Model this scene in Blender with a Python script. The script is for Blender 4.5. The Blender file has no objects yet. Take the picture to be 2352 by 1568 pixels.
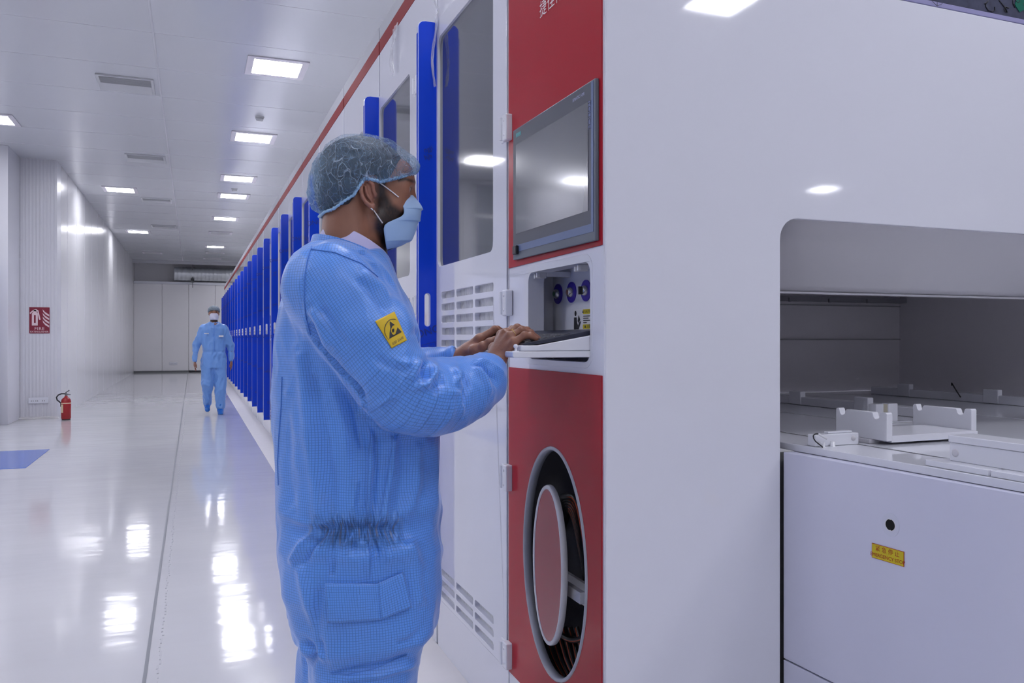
import bpy, bmesh, math, random
import numpy as np
from mathutils import Vector, Matrix, noise
from mathutils.geometry import tessellate_polygon
from mathutils.bvhtree import BVHTree
random.seed(4)
SC = bpy.context.scene
COL = SC.collection
# ------------------------------------------------------------------ camera
F, CX, HY = 1870.0, 1176.0, 776.0
YAW = math.radians(21.4); CH = 1.22
cam_d = bpy.data.cameras.new('camera'); cam = bpy.data.objects.new('camera', cam_d); COL.objects.link(cam)
cam_d.sensor_width = 36; cam_d.lens = F/2352*36; cam_d.clip_start = 0.05; cam_d.clip_end = 200
cam_d.shift_y = (HY-784)/2352.0
cam.location = (0, 0, CH); cam.rotation_euler = (math.pi/2, 0, -YAW)
SC.camera = cam
# ------------------------------------------------------------------ world, exposure
w = bpy.data.worlds.new('World'); SC.world = w; w.use_nodes = True
w.node_tree.nodes['Background'].inputs[0].default_value = (0.7, 0.75, 0.9, 1)
w.node_tree.nodes['Background'].inputs[1].default_value = 0.3
SC.view_settings.view_transform = 'Standard'; SC.view_settings.look = 'None'
SC.view_settings.gamma = 1; SC.view_settings.use_curve_mapping = False
SC.view_settings.exposure = 1.95
LAMP = 10.5
LAMPC = (0.93, 0.93, 1.0)

# ------------------------------------------------------------------ helpers
ca, sa = math.cos(YAW), math.sin(YAW)
def at(u, v, Y):
    t = math.tan(YAW + math.atan((u-CX)/F)); x = t*Y
    return Vector((x, Y, CH-(v-HY)*(Y*ca+x*sa)/F))
def proj(P):
    P = np.asarray(P); d = P[:, 1]*ca+P[:, 0]*sa; r = P[:, 0]*ca-P[:, 1]*sa
    return CX+F*r/d, HY-F*(P[:, 2]-CH)/d
def yx(u, x):      # Y on the plane x seen at column u
    return x/math.tan(YAW+math.atan((u-CX)/F))

def mat(name, col, rough=0.5, metal=0.0, spec=0.5, bump=None, coat=0.0, emit=None, alpha=None, vary=None, sheen=0, trans=0, aniso=0):
    m = bpy.data.materials.new(name); m.use_nodes = True
    nt = m.node_tree; b = nt.nodes['Principled BSDF']
    b.inputs['Base Color'].default_value = (*col, 1)
    b.inputs['Roughness'].default_value = rough; b.inputs['Metallic'].default_value = metal
    b.inputs['Specular IOR Level'].default_value = spec
    b.inputs['Coat Weight'].default_value = coat; b.inputs['Coat Roughness'].default_value = 0.06
    if sheen: b.inputs['Sheen Weight'].default_value = sheen
    if trans: b.inputs['Transmission Weight'].default_value = trans
    if emit:
        b.inputs['Emission Color'].default_value = (*emit[0], 1); b.inputs['Emission Strength'].default_value = emit[1]
    if alpha is not None: b.inputs['Alpha'].default_value = alpha
    tc = nt.nodes.new('ShaderNodeTexCoord')
    if vary:   # (scale, amount) gentle colour mottling that belongs to the material
        n = nt.nodes.new('ShaderNodeTexNoise'); n.inputs['Scale'].default_value = vary[0]; n.inputs['Detail'].default_value = 4
        mx = nt.nodes.new('ShaderNodeMix'); mx.data_type = 'RGBA'
        mx.inputs[6].default_value = (*[c*(1-vary[1]) for c in col], 1); mx.inputs[7].default_value = (*[min(1, c*(1+vary[1])) for c in col], 1)
        nt.links.new(tc.outputs['Object'], n.inputs['Vector']); nt.links.new(n.outputs['Fac'], mx.inputs[0]); nt.links.new(mx.outputs[2], b.inputs['Base Color'])
    if bump:   # (scale vector, strength, distance)
        mp = nt.nodes.new('ShaderNodeMapping'); mp.inputs['Scale'].default_value = bump[0]
        n = nt.nodes.new('ShaderNodeTexNoise'); n.inputs['Scale'].default_value = 1; n.inputs['Detail'].default_value = 3
        bp = nt.nodes.new('ShaderNodeBump'); bp.inputs['Strength'].default_value = bump[1]; bp.inputs['Distance'].default_value = bump[2]
        nt.links.new(tc.outputs['Object'], mp.inputs['Vector']); nt.links.new(mp.outputs[0], n.inputs['Vector'])
        nt.links.new(n.outputs['Fac'], bp.inputs['Height']); nt.links.new(bp.outputs[0], b.inputs['Normal'])
    return m
M = {}
M['white'] = mat('white_machine_panel', (0.76, 0.77, 0.86), 0.045, spec=0.55, bump=((1.0, 1.0, .8), 0.10, 0.003), vary=(1.5, 0.012))
M['white2'] = mat('white_plastic', (0.76, 0.77, 0.84), 0.22)
M['hoodin'] = mat('inner_hood_plastic', (0.62, 0.61, 0.66), 0.3, vary=(2, .02))
M['inner'] = mat('inner_chamber_lining', (0.82, 0.80, 0.85), 0.35, vary=(1.2, 0.02))
M['table'] = mat('polished_white_tabletop', (0.74, 0.75, 0.82), 0.05, spec=0.6)
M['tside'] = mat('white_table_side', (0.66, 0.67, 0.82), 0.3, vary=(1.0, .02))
M['wall'] = mat('cleanroom_wall_panel', (0.78, 0.78, 0.80), 0.22, spec=0.6, bump=((0.8, 0.35, 0.12), 0.12, 0.02))
M['wallb'] = mat('back_wall_panel', (0.90, 0.885, 0.91), 0.4)
M['pillar'] = mat('pillar_panel', (0.68, 0.68, 0.73), 0.3)
M['duct'] = mat('galvanised_duct', (0.62, 0.64, 0.66), 0.3, metal=0.9, bump=((6, 3, 3), 0.2, 0.02))
M['red'] = mat('red_film_panel', (0.42, 0.017, 0.032), 0.22, spec=0.12, vary=(3, .05))
M['stripe'] = mat('dull_red_stripe', (0.30, 0.045, 0.05), 0.55, spec=.1)
M['rail'] = mat('dull_top_rail', (0.52, 0.53, 0.58), 0.6, spec=.15)
M['blue'] = mat('blue_protective_film', (0.0, 0.045, 0.60), 0.25, spec=0.4, bump=((12, 12, 5), 0.15, 0.003), vary=(3, .06))
M['bluedark'] = mat('film_print', (0.0, 0.018, 0.22), 0.5)
M['finedge'] = mat('clear_acrylic_edge', (0.50, 0.54, 0.82), 0.2)
M['glass'] = mat('tinted_window', (0.06, 0.064, 0.08), 0.05, spec=0.9, coat=0.7, bump=((14, 14, 0.8), 0.05, 0.002))
M['screen'] = mat('matte_switched_off_screen', (0.13, 0.135, 0.155), 0.14, spec=1.0, metal=0.35, coat=0.5)
M['bezel'] = mat('charcoal_bezel', (0.055, 0.062, 0.09), 0.35)
M['bezelband'] = mat('blue_grey_band', (0.12, 0.17, 0.32), 0.35)
M['bezelgrey'] = mat('steel_grey_frame', (0.12, 0.14, 0.18), 0.4)
M['touch'] = mat('blue_grey_lettering_strip', (0.14, 0.17, 0.36), 0.4)
M['black'] = mat('black_rubber', (0.012, 0.012, 0.015), 0.4)
M['void'] = mat('dark_cabinet_lining', (0.28, 0.28, 0.31), 0.6)
M['orange'] = mat('orange_cable_stripe', (0.42, 0.06, 0.015), 0.5)
M['chrome'] = mat('brushed_steel', (0.6, 0.6, 0.6), 0.25, metal=1)
M['purple'] = mat('violet_legend_ring', (0.05, 0.02, 0.42), 0.4)
M['yellow'] = mat('safety_yellow', (0.62, 0.50, 0.01), 0.5)
M['yelrim'] = mat('label_red', (0.42, 0.02, 0.01), 0.5)
M['ink'] = mat('black_print', (0.02, 0.02, 0.025), 0.5)
M['paper'] = mat('label_white', (0.7, 0.7, 0.74), 0.4)
M['signred'] = mat('sign_red', (0.22, 0.012, 0.035), 0.4)
M['signwhite'] = mat('sign_pale', (0.80, 0.62, 0.66), 0.4)
M['extred'] = mat('extinguisher_red', (0.36, 0.015, 0.02), 0.25)
M['teal'] = mat('teal_logo', (0.15, 0.55, 0.55), 0.5)
M['lavender'] = mat('lavender_strip', (0.33, 0.32, 0.55), 0.3)
M['key'] = mat('graphite_keys', (0.05, 0.053, 0.07), 0.45)
M['keybase'] = mat('dark_keyboard_shell', (0.022, 0.025, 0.045), 0.35)
M['mat'] = mat('blue_sticky_mat', (0.07, 0.17, 0.62), 0.12, spec=0.6)
M['strip'] = mat('pale_floor_strip', (0.70, 0.68, 0.70), 0.4, vary=(8, 0.05))
M['vent'] = mat('vent_white', (0.60, 0.61, 0.63), 0.4)
M['ventdark'] = mat('vent_slots', (0.16, 0.165, 0.175), 0.6)
M['lamp'] = mat('lit_diffuser', (0.9, 0.9, 0.9), 0.5, emit=(LAMPC, LAMP))
M['unlit'] = mat('unlit_diffuser', (0.5, 0.5, 0.52), 0.4)
M['frame'] = mat('lamp_frame', (0.75, 0.72, 0.78), 0.4)
M['plastic'] = mat('clear_plastic_sheet', (0.72, 0.74, 0.92), 0.25, bump=((3, 3, 1.2), 0.6, 0.05))
M['film'] = mat('clinging_clear_film', (0.8, 0.8, 0.88), 0.08, spec=1.0, alpha=0.35, bump=((60, 60, 12), 1.0, 0.01))
M['paneg'] = mat('partition_glass', (0.75, 0.8, 0.9), 0.03, alpha=0.25)
M['skin'] = None

def floor_mat():
    m = bpy.data.materials.new('glossy_epoxy_floor'); m.use_nodes = True; nt = m.node_tree; b = nt.nodes['Principled BSDF']
    tc = nt.nodes.new('ShaderNodeTexCoord')
    n = nt.nodes.new('ShaderNodeTexNoise'); n.inputs['Scale'].default_value = 0.9; n.inputs['Detail'].default_value = 6
    r = nt.nodes.new('ShaderNodeValToRGB'); r.color_ramp.elements[0].position = 0.3; r.color_ramp.elements[1].position = 0.7
    r.color_ramp.elements[0].color = (0.62, 0.62, 0.66, 1); r.color_ramp.elements[1].color = (0.68, 0.68, 0.71, 1)
    nt.links.new(tc.outputs['Object'], n.inputs['Vector']); nt.links.new(n.outputs['Fac'], r.inputs[0]); nt.links.new(r.outputs[0], b.inputs['Base Color'])
    b.inputs['Roughness'].default_value = 0.085; b.inputs['Specular IOR Level'].default_value = 0.62
    mp = nt.nodes.new('ShaderNodeMapping'); mp.inputs['Scale'].default_value = (1.6, 4.2, 1); mp.inputs['Rotation'].default_value = (0, 0, 0.3)
    n2 = nt.nodes.new('ShaderNodeTexNoise'); n2.inputs['Scale'].default_value = 1; n2.inputs['Detail'].default_value = 2.5
    bp = nt.nodes.new('ShaderNodeBump'); bp.inputs['Strength'].default_value = 0.35; bp.inputs['Distance'].default_value = 0.006
    nt.links.new(tc.outputs['Object'], mp.inputs['Vector']); nt.links.new(mp.outputs[0], n2.inputs['Vector']); nt.links.new(n2.outputs['Fac'], bp.inputs['Height']); nt.links.new(bp.outputs[0], b.inputs['Normal'])
    return m
M['floor'] = floor_mat()
def ceil_mat():
    m = bpy.data.materials.new('glossy_ceiling_panels'); m.use_nodes = True; nt = m.node_tree; b = nt.nodes['Principled BSDF']
    b.inputs['Base Color'].default_value = (0.66, 0.675, 0.715, 1); b.inputs['Roughness'].default_value = 0.2; b.inputs['Specular IOR Level'].default_value = 0.6
    tc = nt.nodes.new('ShaderNodeTexCoord'); mp = nt.nodes.new('ShaderNodeMapping'); mp.inputs['Scale'].default_value = (1.5, 0.25, 1)
    n2 = nt.nodes.new('ShaderNodeTexNoise'); n2.inputs['Scale'].default_value = 1; n2.inputs['Detail'].default_value = 1
    bp = nt.nodes.new('ShaderNodeBump'); bp.inputs['Strength'].default_value = 0.2; bp.inputs['Distance'].default_value = 0.01
    nt.links.new(tc.outputs['Object'], mp.inputs['Vector']); nt.links.new(mp.outputs[0], n2.inputs['Vector']); nt.links.new(n2.outputs['Fac'], bp.inputs['Height']); nt.links.new(bp.outputs[0], b.inputs['Normal'])
    return m
M['ceil'] = ceil_mat()

def tag(o, label=None, cat=None, group=None, kind=None):
    if label: o['label'] = label
    if cat: o['category'] = cat
    if group: o['group'] = group
    if kind: o['kind'] = kind
    return o
def thing(name, label, cat, loc, group=None):
    o = bpy.data.objects.new(name, None); COL.objects.link(o); o.location = loc; o.empty_display_size = 0.1
    return tag(o, label, cat, group)
class MB:
    """collects shapes in world coordinates"""
    def __init__(s): s.v = []; s.f = []; s.sm = []
    def add(s, vs, fs, smooth=False):
        n = len(s.v); s.v += [tuple(p) for p in vs]; s.f += [tuple(i+n for i in f) for f in fs]; s.sm += [smooth]*len(fs); return s
    def box(s, x0, x1, y0, y1, z0, z1):
        v = [(x, y, z) for x in (x0, x1) for y in (y0, y1) for z in (z0, z1)]
        return s.add(v, [(0, 1, 3, 2), (4, 6, 7, 5), (0, 4, 5, 1), (2, 3, 7, 6), (0, 2, 6, 4), (1, 5, 7, 3)])
    def prism(s, poly, fn, d, holes=()):
        """poly (a,b) outline (+holes), fn(a,b,t)->point, t from 0 to d"""
        loops = [list(poly)]+[list(h) for h in holes]
        flat = [p for l in loops for p in l]
        tri = tessellate_polygon([[Vector((p[0], p[1], 0)) for p in l] for l in loops])
        n = len(flat); vs = [fn(a, b, 0) for a, b in flat]+[fn(a, b, d) for a, b in flat]
        fs = [tuple(t) for t in tri]+[tuple(i+n for i in reversed(t)) for t in tri]
        k = 0
        for l in loops:
            m = len(l)
            for i in range(m):
                j = (i+1) % m; fs.append((k+i, k+j, k+j+n, k+i+n))
            k += m
        return s.add(vs, fs)
    def tube(s, pts, r, n=10, cap=True, closed=False):
        pts = [Vector(p) for p in pts]; m = len(pts); rs = r if hasattr(r, '__len__') else [r]*m
        vs = []; fs = []; up = None
        for i, p in enumerate(pts):
            if closed: t = pts[(i+1) % m]-pts[i-1]
            else: t = pts[min(i+1, m-1)]-pts[max(i-1, 0)]
            t.normalize()
            if up is None: up = Vector((0, 0, 1)) if abs(t.z) < .9 else Vector((1, 0, 0))
            a = t.cross(up).normalized(); b = a.cross(t).normalized(); up = b
            for k in range(n):
                th = 2*math.pi*k/n; vs.append(p+(a*math.cos(th)+b*math.sin(th))*rs[i])
        for i in range(m if closed else m-1):
            j = (i+1) % m
            for k in range(n): fs.append((i*n+k, i*n+(k+1) % n, j*n+(k+1) % n, j*n+k))
        s.add(vs, fs, True)
        if cap and not closed:
            s.add(vs[:n], [tuple(range(n))]); s.add(vs[-n:], [tuple(reversed(range(n)))])
        return s
    def lathe(s, prof, c, axis='z', n=32):
        vs = []; fs = []
        for r, h in prof:
            for k in range(n):
                th = 2*math.pi*k/n; a, b = r*math.cos(th), r*math.sin(th)
                vs.append((c[0]+a, c[1]+b, c[2]+h) if axis == 'z' else ((c[0]+h, c[1]+a, c[2]+b) if axis == 'x' else (c[0]+a, c[1]+h, c[2]+b)))
        for i in range(len(prof)-1):
            for k in range(n): fs.append((i*n+k, i*n+(k+1) % n, (i+1)*n+(k+1) % n, (i+1)*n+k))
        return s.add(vs, fs, True)
def link(name, vs, fs, m, parent=None, smooth=None, sharp=None, world0=None):
    me = bpy.data.meshes.new(name)
    o0 = Vector((0, 0, 0)) if world0 is None else Vector(world0)
    q = parent
    while q is not None:
        o0 = o0+Vector(q.location); q = q.parent
    V = np.array(vs, dtype=float)-np.array(o0)
    me.from_pydata(V.tolist(), [], [tuple(map(int, f)) for f in fs] if not isinstance(fs, np.ndarray) else fs.tolist()); me.update()
    if smooth is not None: me.polygons.foreach_set('use_smooth', smooth if hasattr(smooth, '__len__') else [smooth]*len(me.polygons))
    if m is not None: me.materials.append(m)
    o = bpy.data.objects.new(name, me); COL.objects.link(o)
    if world0 is not None: o.location = world0
    if parent: o.parent = parent
    return o
def build(mb, name, m, parent=None, bevel=0, seg=2, loc=None, fix=True, ang=40):
    o = link(name, mb.v, mb.f, m, parent, mb.sm, world0=loc)
    if fix:
        bm = bmesh.new(); bm.from_mesh(o.data); bmesh.ops.recalc_face_normals(bm, faces=bm.faces); bm.to_mesh(o.data); bm.free()
    if bevel:
        b = o.modifiers.new('bevel', 'BEVEL'); b.width = bevel; b.segments = seg; b.limit_method = 'ANGLE'; b.angle_limit = math.radians(ang)
        o.data.polygons.foreach_set('use_smooth', [True]*len(o.data.polygons)); b.harden_normals = True
    return o
def box(name, x0, x1, y0, y1, z0, z1, m, parent=None, bevel=0, loc=None):
    return build(MB().box(x0, x1, y0, y1, z0, z1), name, m, parent, bevel, loc=loc)
def struct(o): o['kind'] = 'structure'; return o
def rrect(a0, a1, b0, b1, r, n=5):
    P = []
    for cx_, cy_, s in ((a1-r, b1-r, 0), (a0+r, b1-r, 1), (a0+r, b0+r, 2), (a1-r, b0+r, 3)):
        for k in range(n+1):
            th = (s+k/n)*math.pi/2; P.append((cx_+r*math.cos(th), cy_+r*math.sin(th)))
    return P
def ell(ca_, cb_, ra, rb, n=48): return [(ca_+ra*math.cos(2*math.pi*k/n), cb_+rb*math.sin(2*math.pi*k/n)) for k in range(n)]
# plane maps: fx = wall facing -X (a = Y, b = Z), fy = wall facing -Y (a = X, b = Z), t goes into the wall
def fx(x): return lambda a, b, t: (x+t, a, b)
def fy(y): return lambda a, b, t: (a, y+t, b)
def fz(z): return lambda a, b, t: (a, b, z+t)
def text2d(body, size, align='CENTER', ext=0, space=1.0, shear=0):
    cu = bpy.data.curves.new('t', 'FONT'); cu.body = body; cu.size = size; cu.align_x = align; cu.align_y = 'CENTER'; cu.space_character = space; cu.shear = shear
    cu.resolution_u = 3
    o = bpy.data.objects.new('t', cu); COL.objects.link(o)
    dg = bpy.context.evaluated_depsgraph_get(); dg.update()
    me = bpy.data.meshes.new_from_object(o.evaluated_get(dg))
    vs = [tuple(v.co) for v in me.vertices]; fs = [tuple(p.vertices) for p in me.polygons]
    bpy.data.objects.remove(o); bpy.data.curves.remove(cu); bpy.data.meshes.remove(me)
    return vs, fs
def lettering(body, size, origin, right, up, m, parent, name='lettering', rot=0, align='CENTER', space=1.0, thick=0.0006, shear=0):
    vs, fs = text2d(body, size, align, space=space, shear=shear)
    if not vs: return None
    R, U, O = Vector(right), Vector(up), Vector(origin); c, s = math.cos(rot), math.sin(rot); N = R.cross(U)
    n = len(vs)
    P = [O+R*(v[0]*c-v[1]*s)+U*(v[0]*s+v[1]*c)+N*thick for v in vs]
    o = link(name, P, fs, m, parent)
    return o
XR, XU = (0, -1, 0), (0, 0, 1)      # right/up on walls facing -X
YR, YU = (1, 0, 0), (0, 0, 1)       # on walls facing -Y
def copy_tree(o, parent=None):
    c = o.copy(); COL.objects.link(c); c.parent = parent
    for ch in list(o.children): copy_tree(ch, c)
    return c

# ------------------------------------------------------------------ room
CZ = 3.93; X0, X1, Y0, Y1 = -6.2, 12.5, -11.0, 31.8; WL = -1.93
fl = MB().box(X0, X1, Y0, Y1, -0.1, 0); struct(build(fl, 'floor', M['floor'])); 
struct(box('ceiling', X0, X1, Y0, Y1, CZ, CZ+.1, M['ceil']))
struct(box('wall_back', X0, X1, Y1, Y1+.1, 0, CZ, M['wallb']))
struct(box('wall_near', X0, X1, Y0-.1, Y0, 0, CZ, M['wall']))
struct(box('wall_right', X1, X1+.1, Y0, Y1, 0, CZ, M['wall']))
struct(box('wall_left', X0-.1, X0, Y0, Y1, 0, CZ, M['wall']))
# long corridor wall with panel joints
b = MB().box(WL-.12, WL, 14.505, Y1, 0, CZ)
struct(build(b, 'wall_corridor', M['wall']))
b = MB()
for k in range(15): b.box(WL, WL+.002, 15.2+1.15*k, 15.206+1.15*k, 0, CZ)
struct(build(b, 'trim_1', M['pillar']))
# pillar with ribbed cladding
PX0, PX1, PY = -2.42, WL, 14.1
pts = [(PX0, PY+.4), (PX0, PY)]
n = 9; wv = (PX1-PX0-.06)/n
for k in range(n):
    a = PX0+.03+k*wv; pts += [(a, PY), (a+wv*.15, PY+.0), (a+wv*.3, PY+.004), (a+wv*.7, PY+.004), (a+wv*.85, PY)]
pts += [(PX1, PY), (PX1, PY+.4)]
b = MB(); b.prism(pts, lambda a, c, t: (a, c, t), CZ)
struct(build(b, 'wall_pillar', M['pillar']))
struct(box('wall_return', -2.64, PX0-.002, 13.25, 14.1, 0, CZ, M['pillar'], bevel=.004))
b = MB().box(PX0-.2, PX1+.03, PY-.11, PY-.02, 0, .015).box(PX0-.1, PX1+.02, PY-.05, PY, 0.015, .03)
struct(build(b, 'trim_2', M['strip'], bevel=.004))
# glazed partition and hanging plastic at the far left
b = MB()
for x in (-3.8, -2.68): b.box(x, x+.045, 13.2, 13.26, 0, CZ)
for z in (0, 1.0, 2.35, 3.3, CZ-.06): b.box(-3.8, -2.64, 13.2, 13.26, z, z+.05)
wf = struct(build(b, 'window_1', M['pillar'], bevel=.004))
g = box('window_glass', -3.76, -2.67, 13.225, 13.235, 0.05, CZ-.06, M['paneg'], wf)
struct(box('wall_partition', X0, -3.8, 13.2, 13.26, 0, CZ, M['pillar']))
# floor joint strips
b = MB().box(-.168, -.155, Y0, Y1-.5, 0, .0012)
struct(build(b, 'trim_3', mat('floor_joint', (0.22, 0.23, 0.26), .35)))
b = MB()
for i in range(300):
    y = 1.2+i*.045; r = random.uniform(.001, .004); x = -.118+random.gauss(0, .003)
    b.box(x-r, x+r, y, y+random.uniform(.01, .05), 0, .0018)
struct(build(b, 'trim_4', mat('sealant_beads', (0.6, 0.6, 0.64), .15)))
b = MB().box(.69, .905, -1.0, 29.5, 0, .006)
struct(build(b, 'trim_5', M['strip'], bevel=.002))
# ceiling joints
b = MB().box(-.338, -.322, 0, Y1, CZ-.005, CZ)
for k in range(-4, 24):
    y = 7.9+1.03*k; b.box(X0, 3.4, y-.003, y+.003, CZ-.0015, CZ)
struct(build(b, 'trim_6', mat('ceiling_sealant', (0.66, 0.66, 0.70), .4)))
# back: lower partition, ledge and duct
b = MB()
xs = [-1.93, -1.02, -.14, .75, 1.6]
for i in range(4): b.box(xs[i]+.004, xs[i+1]-.004, 31.35, 31.45, 0.06, 3.13)
struct(build(b, 'wall_partition_panels', M['wallb'], bevel=.004))
struct(box('trim_7', -1.93, 3.0, 31.28, 31.8, 3.13, 3.22, M['white2'], bevel=.01))
struct(box('baseboard_back', -1.93, -.14, 31.3, 31.4, 0, .06, M['ventdark']))
struct(box('trim_8', -1.93, 3.0, 30.9, 31.0, 3.82, CZ, M['pillar']))
t = thing('ventilation_duct', 'round galvanised spiral duct under the ceiling at the far end wall', 'duct', (.4, 31.2, 3.26))
prof = []
for k in range(120):
    h = k*.022; prof.append((.235+(.008 if k % 6 < 2 else 0), h))
b = MB(); b.lathe([(0.01, 0)]+prof+[(0.01, prof[-1][1])], (-.62, 31.2, 3.5), 'x', 28); build(b, 'duct_body', M['duct'], t)
b = MB().box(-.02, .0, 31.0, 31.05, 3.0, CZ).box(-.06, .04, 31.0, 31.28, 3.2, 3.24); build(b, 'hanger_bracket', M['ventdark'], t)

# ------------------------------------------------------------------ ceiling lamps
def lamp_proto(lit):
    t = thing('ceiling_light', 'x', 'ceiling light', (0, 0, CZ))
    s, q = .225, .29
    b = MB(); b.prism([(-q, -q), (q, -q), (q, q), (-q, q)], fz(CZ-.014), .012, [[(-s, -s), (s, -s), (s, s), (-s, s)]])
    build(b, 'frame', M['frame'], t, bevel=.003)
    box('diffuser', -s, s, -s, s, CZ-.011, CZ-.003, M['lamp'] if lit else M['unlit'], t)
    return t
names = ['nearest and largest lit ceiling panel above the corridor, right of the seam', 'second lit ceiling panel of the right-hand row, beyond the smoke detector',
  'third lit ceiling panel of the right-hand row', 'fourth lit ceiling panel of the right-hand row, close behind the third', 'fifth lit ceiling panel of the right-hand row', 'farthest small lit ceiling panel near the end of the right-hand row',
  'lit ceiling panel left of the corridor seam, the larger of the two there', 'smaller far lit ceiling panel left of the corridor seam',
  'lit ceiling panel cut off by the left edge of the picture', 'lit ceiling panel seen through the glass at the far left']
LP = [(.78, 8.46), (.76, 11.52), (.72, 14.57), (.72, 16.4), (.68, 19.56), (.62, 25.7), (-1.235, 16.45), (-1.3, 22.8), (-2.33, 11.7), (-3.25, 16.0)]
p_on = None
for i, (x, y) in enumerate(LP):
    o = lamp_proto(True) if p_on is None else copy_tree(p_on)
    if p_on is None: p_on = o
    o.location = (x, y, CZ); o['label'] = names[i]; o['group'] = 'lit ceiling panels'
hidden = [(.78, 5.4), (.78, 2.3), (.78, -.9), (-2.33, 5.4), (-2.33, 2.3), (-4.4, 12.6), (-4.4, 9.4), (-4.4, 6.2), (-4.4, 2.9),
  (3.96, -2.05), (3.96, -5.2), (10.67, -8.3), (3.96, -8.3), (2.3, 5.0), (2.3, 8.1), (2.3, 11.2), (2.3, 14.3), (2.3, 17.4), (2.3, 20.5), (2.3, 23.6), (2.3, 26.7), (2.3, 29.6), (.78, -4), (.78, -7.4), (-2.33, -.9), (-2.33, -4.2), (2.6, .9), (6.5, 5), (6.5, 12), (6.5, 20)]  # unseen panels; the row over the machines is added to brighten the corridor
for x, y in hidden:
    o = copy_tree(p_on); o.location = (x, y, CZ); o['group'] = 'lit ceiling panels'; o['label'] = 'lit ceiling panel outside the picture, seen only in reflections'
p_off = lamp_proto(False); nm = ['unlit ceiling panel beyond the far end of the lit row, nearest of the dark ones', 'unlit ceiling panel in the right-hand row, the middle dark one', 'unlit ceiling panel farthest along the corridor, right side', 'unlit ceiling panel left of the seam far along the corridor']
for i, (x, y) in enumerate([(.66, 22.3), (.66, 27.6), (.62, 29.6), (-1.2, 28.3)]):
    o = p_off if i == 0 else copy_tree(p_off); o.location = (x, y, CZ); o['label'] = nm[i]; o['group'] = 'unlit ceiling panels'
def vent_proto():
    t = thing('air_vent', 'x', 'air vent', (0, 0, CZ)); q = .275
    b = MB(); b.prism([(-q, -q), (q, -q), (q, q), (-q, q)], fz(CZ-.018), .018, [[(-q+.03, -q+.03), (q-.03, -q+.03), (q-.03, q-.03), (-q+.03, q-.03)]])
    build(b, 'frame', M['vent'], t, bevel=.003)
    box('grille', -q+.03, q-.03, -q+.03, -.02, CZ-.014, CZ-.001, M['ventdark'], t)
    b = MB()
    for k in range(7): b.box(-q+.03, q-.03, -q+.045+k*.033, -q+.049+k*.033, CZ-.022, CZ-.014)
    b.box(-q+.03, q-.03, -.02, q-.03, CZ-.02, CZ-.004); build(b, 'blade_set', M['vent'], t)
    return t
vp = vent_proto(); nm = ['largest and nearest air vent in the ceiling beside the seam', 'second ceiling air vent from the camera', 'third ceiling air vent, level with the left lit panel', 'farthest ceiling air vent beside the seam']
for i, y in enumerate([9.585, 13.45, 17.45, 21.5]):
    o = vp if i == 0 else copy_tree(vp); o.location = (-.66, y, CZ); o['label'] = nm[i]; o['group'] = 'ceiling air vents'
def detector(x, y, lab):
    t = thing('smoke_detector', lab, 'smoke detector', (x, y, CZ))
    b = MB(); b.lathe([(.055, 0), (.055, -.015), (.045, -.02)], (x, y, CZ), 'z', 24); build(b, 'base', M['vent'], t)
    b = MB(); b.lathe([(.042, -.02), (.046, -.03), (.036, -.05), (.0, -.056)], (x, y, CZ), 'z', 24); build(b, 'sensor_head', M['vent'], t)
detector(.76, 10.42, 'round white smoke detector between the first two lit panels'); detector(.70, 15.6, 'small white smoke detector between the third and fourth lit panels')

# ------------------------------------------------------------------ small things on the left
t = thing('fire_extinguisher_sign', 'dark red fire extinguisher sign on the ribbed pillar', 'sign', (-2.165, PY-.004, 1.29))
bk = box('backing', -2.30, -2.03, PY-.006, PY-.001, 1.29, 1.685, M['signred'], t)
S = lambda a, c: (-2.30+a*.27, 1.29+c*.395)
b = MB(); f_ = fy(PY-.0075)
b.prism([S(*p) for p in [(.13, .3), (.42, .3), (.42, .76), (.36, .82), (.33, .9), (.22, .9), (.2, .82), (.13, .76)]], f_, .001, [[S(*p) for p in [(.23, .4), (.32, .4), (.32, .7), (.23, .7)]]])
b.prism([S(*p) for p in [(.02, .78), (.2, .9), (.33, .93), (.45, .88), (.56, .52), (.48, .52), (.40, .84), (.2, .85), (.06, .74)]], f_, .001)
for k in range(4):
    q0 = .92-k*.14
    b.prism([S(*p) for p in [(.66, q0), (.78, q0-.1), (.98, q0-.2), (.98, q0-.27), (.8, q0-.19), (.68, q0-.08)]], f_, .001)
build(b, 'pictogram', M['signwhite'], t)
lettering('FIRE', .065, (-2.165, PY-.007, 1.36), YR, YU, M['signwhite'], t, space=1.15)
lettering('EXTINGUISHER', .036, (-2.165, PY-.007, 1.315), YR, YU, M['signwhite'], t)
def socket(x0, x1, y, z0, z1, lab):
    t = thing('wall_socket', lab, 'wall socket', ((x0+x1)/2, y, z0))
    box('face_plate', x0, x1, y-.03, y, z0, z1, M['white2'], t, bevel=.006)
    b = MB(); d = (x1-x0)
    for a in (.2, .42, .75): 
        for c in (-.012, .012): b.box(x0+a*d+c-.004, x0+a*d+c+.004, y-.031, y-.0295, z0+.03, z0+.05)
    build(b, 'socket_holes', M['ventdark'], t)
socket(-2.31, -2.04, PY, .23, .32, 'white wall socket low on the ribbed pillar'); socket(-.78, -.52, 31.35, .27, .36, 'small white wall socket low on the far end wall')
EX, EY = -1.76, 13.72
t = thing('fire_extinguisher', 'red fire extinguisher standing on the floor beside the pillar', 'fire extinguisher', (EX, EY, 0))
b = MB(); b.lathe([(0.0, .012), (.058, .012), (.066, .03), (.067, .27), (.062, .30), (.045, .325), (.022, .34), (.02, .36), (.0, .36)], (EX, EY, 0), 'z', 36); build(b, 'cylinder', M['extred'], t)
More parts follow.
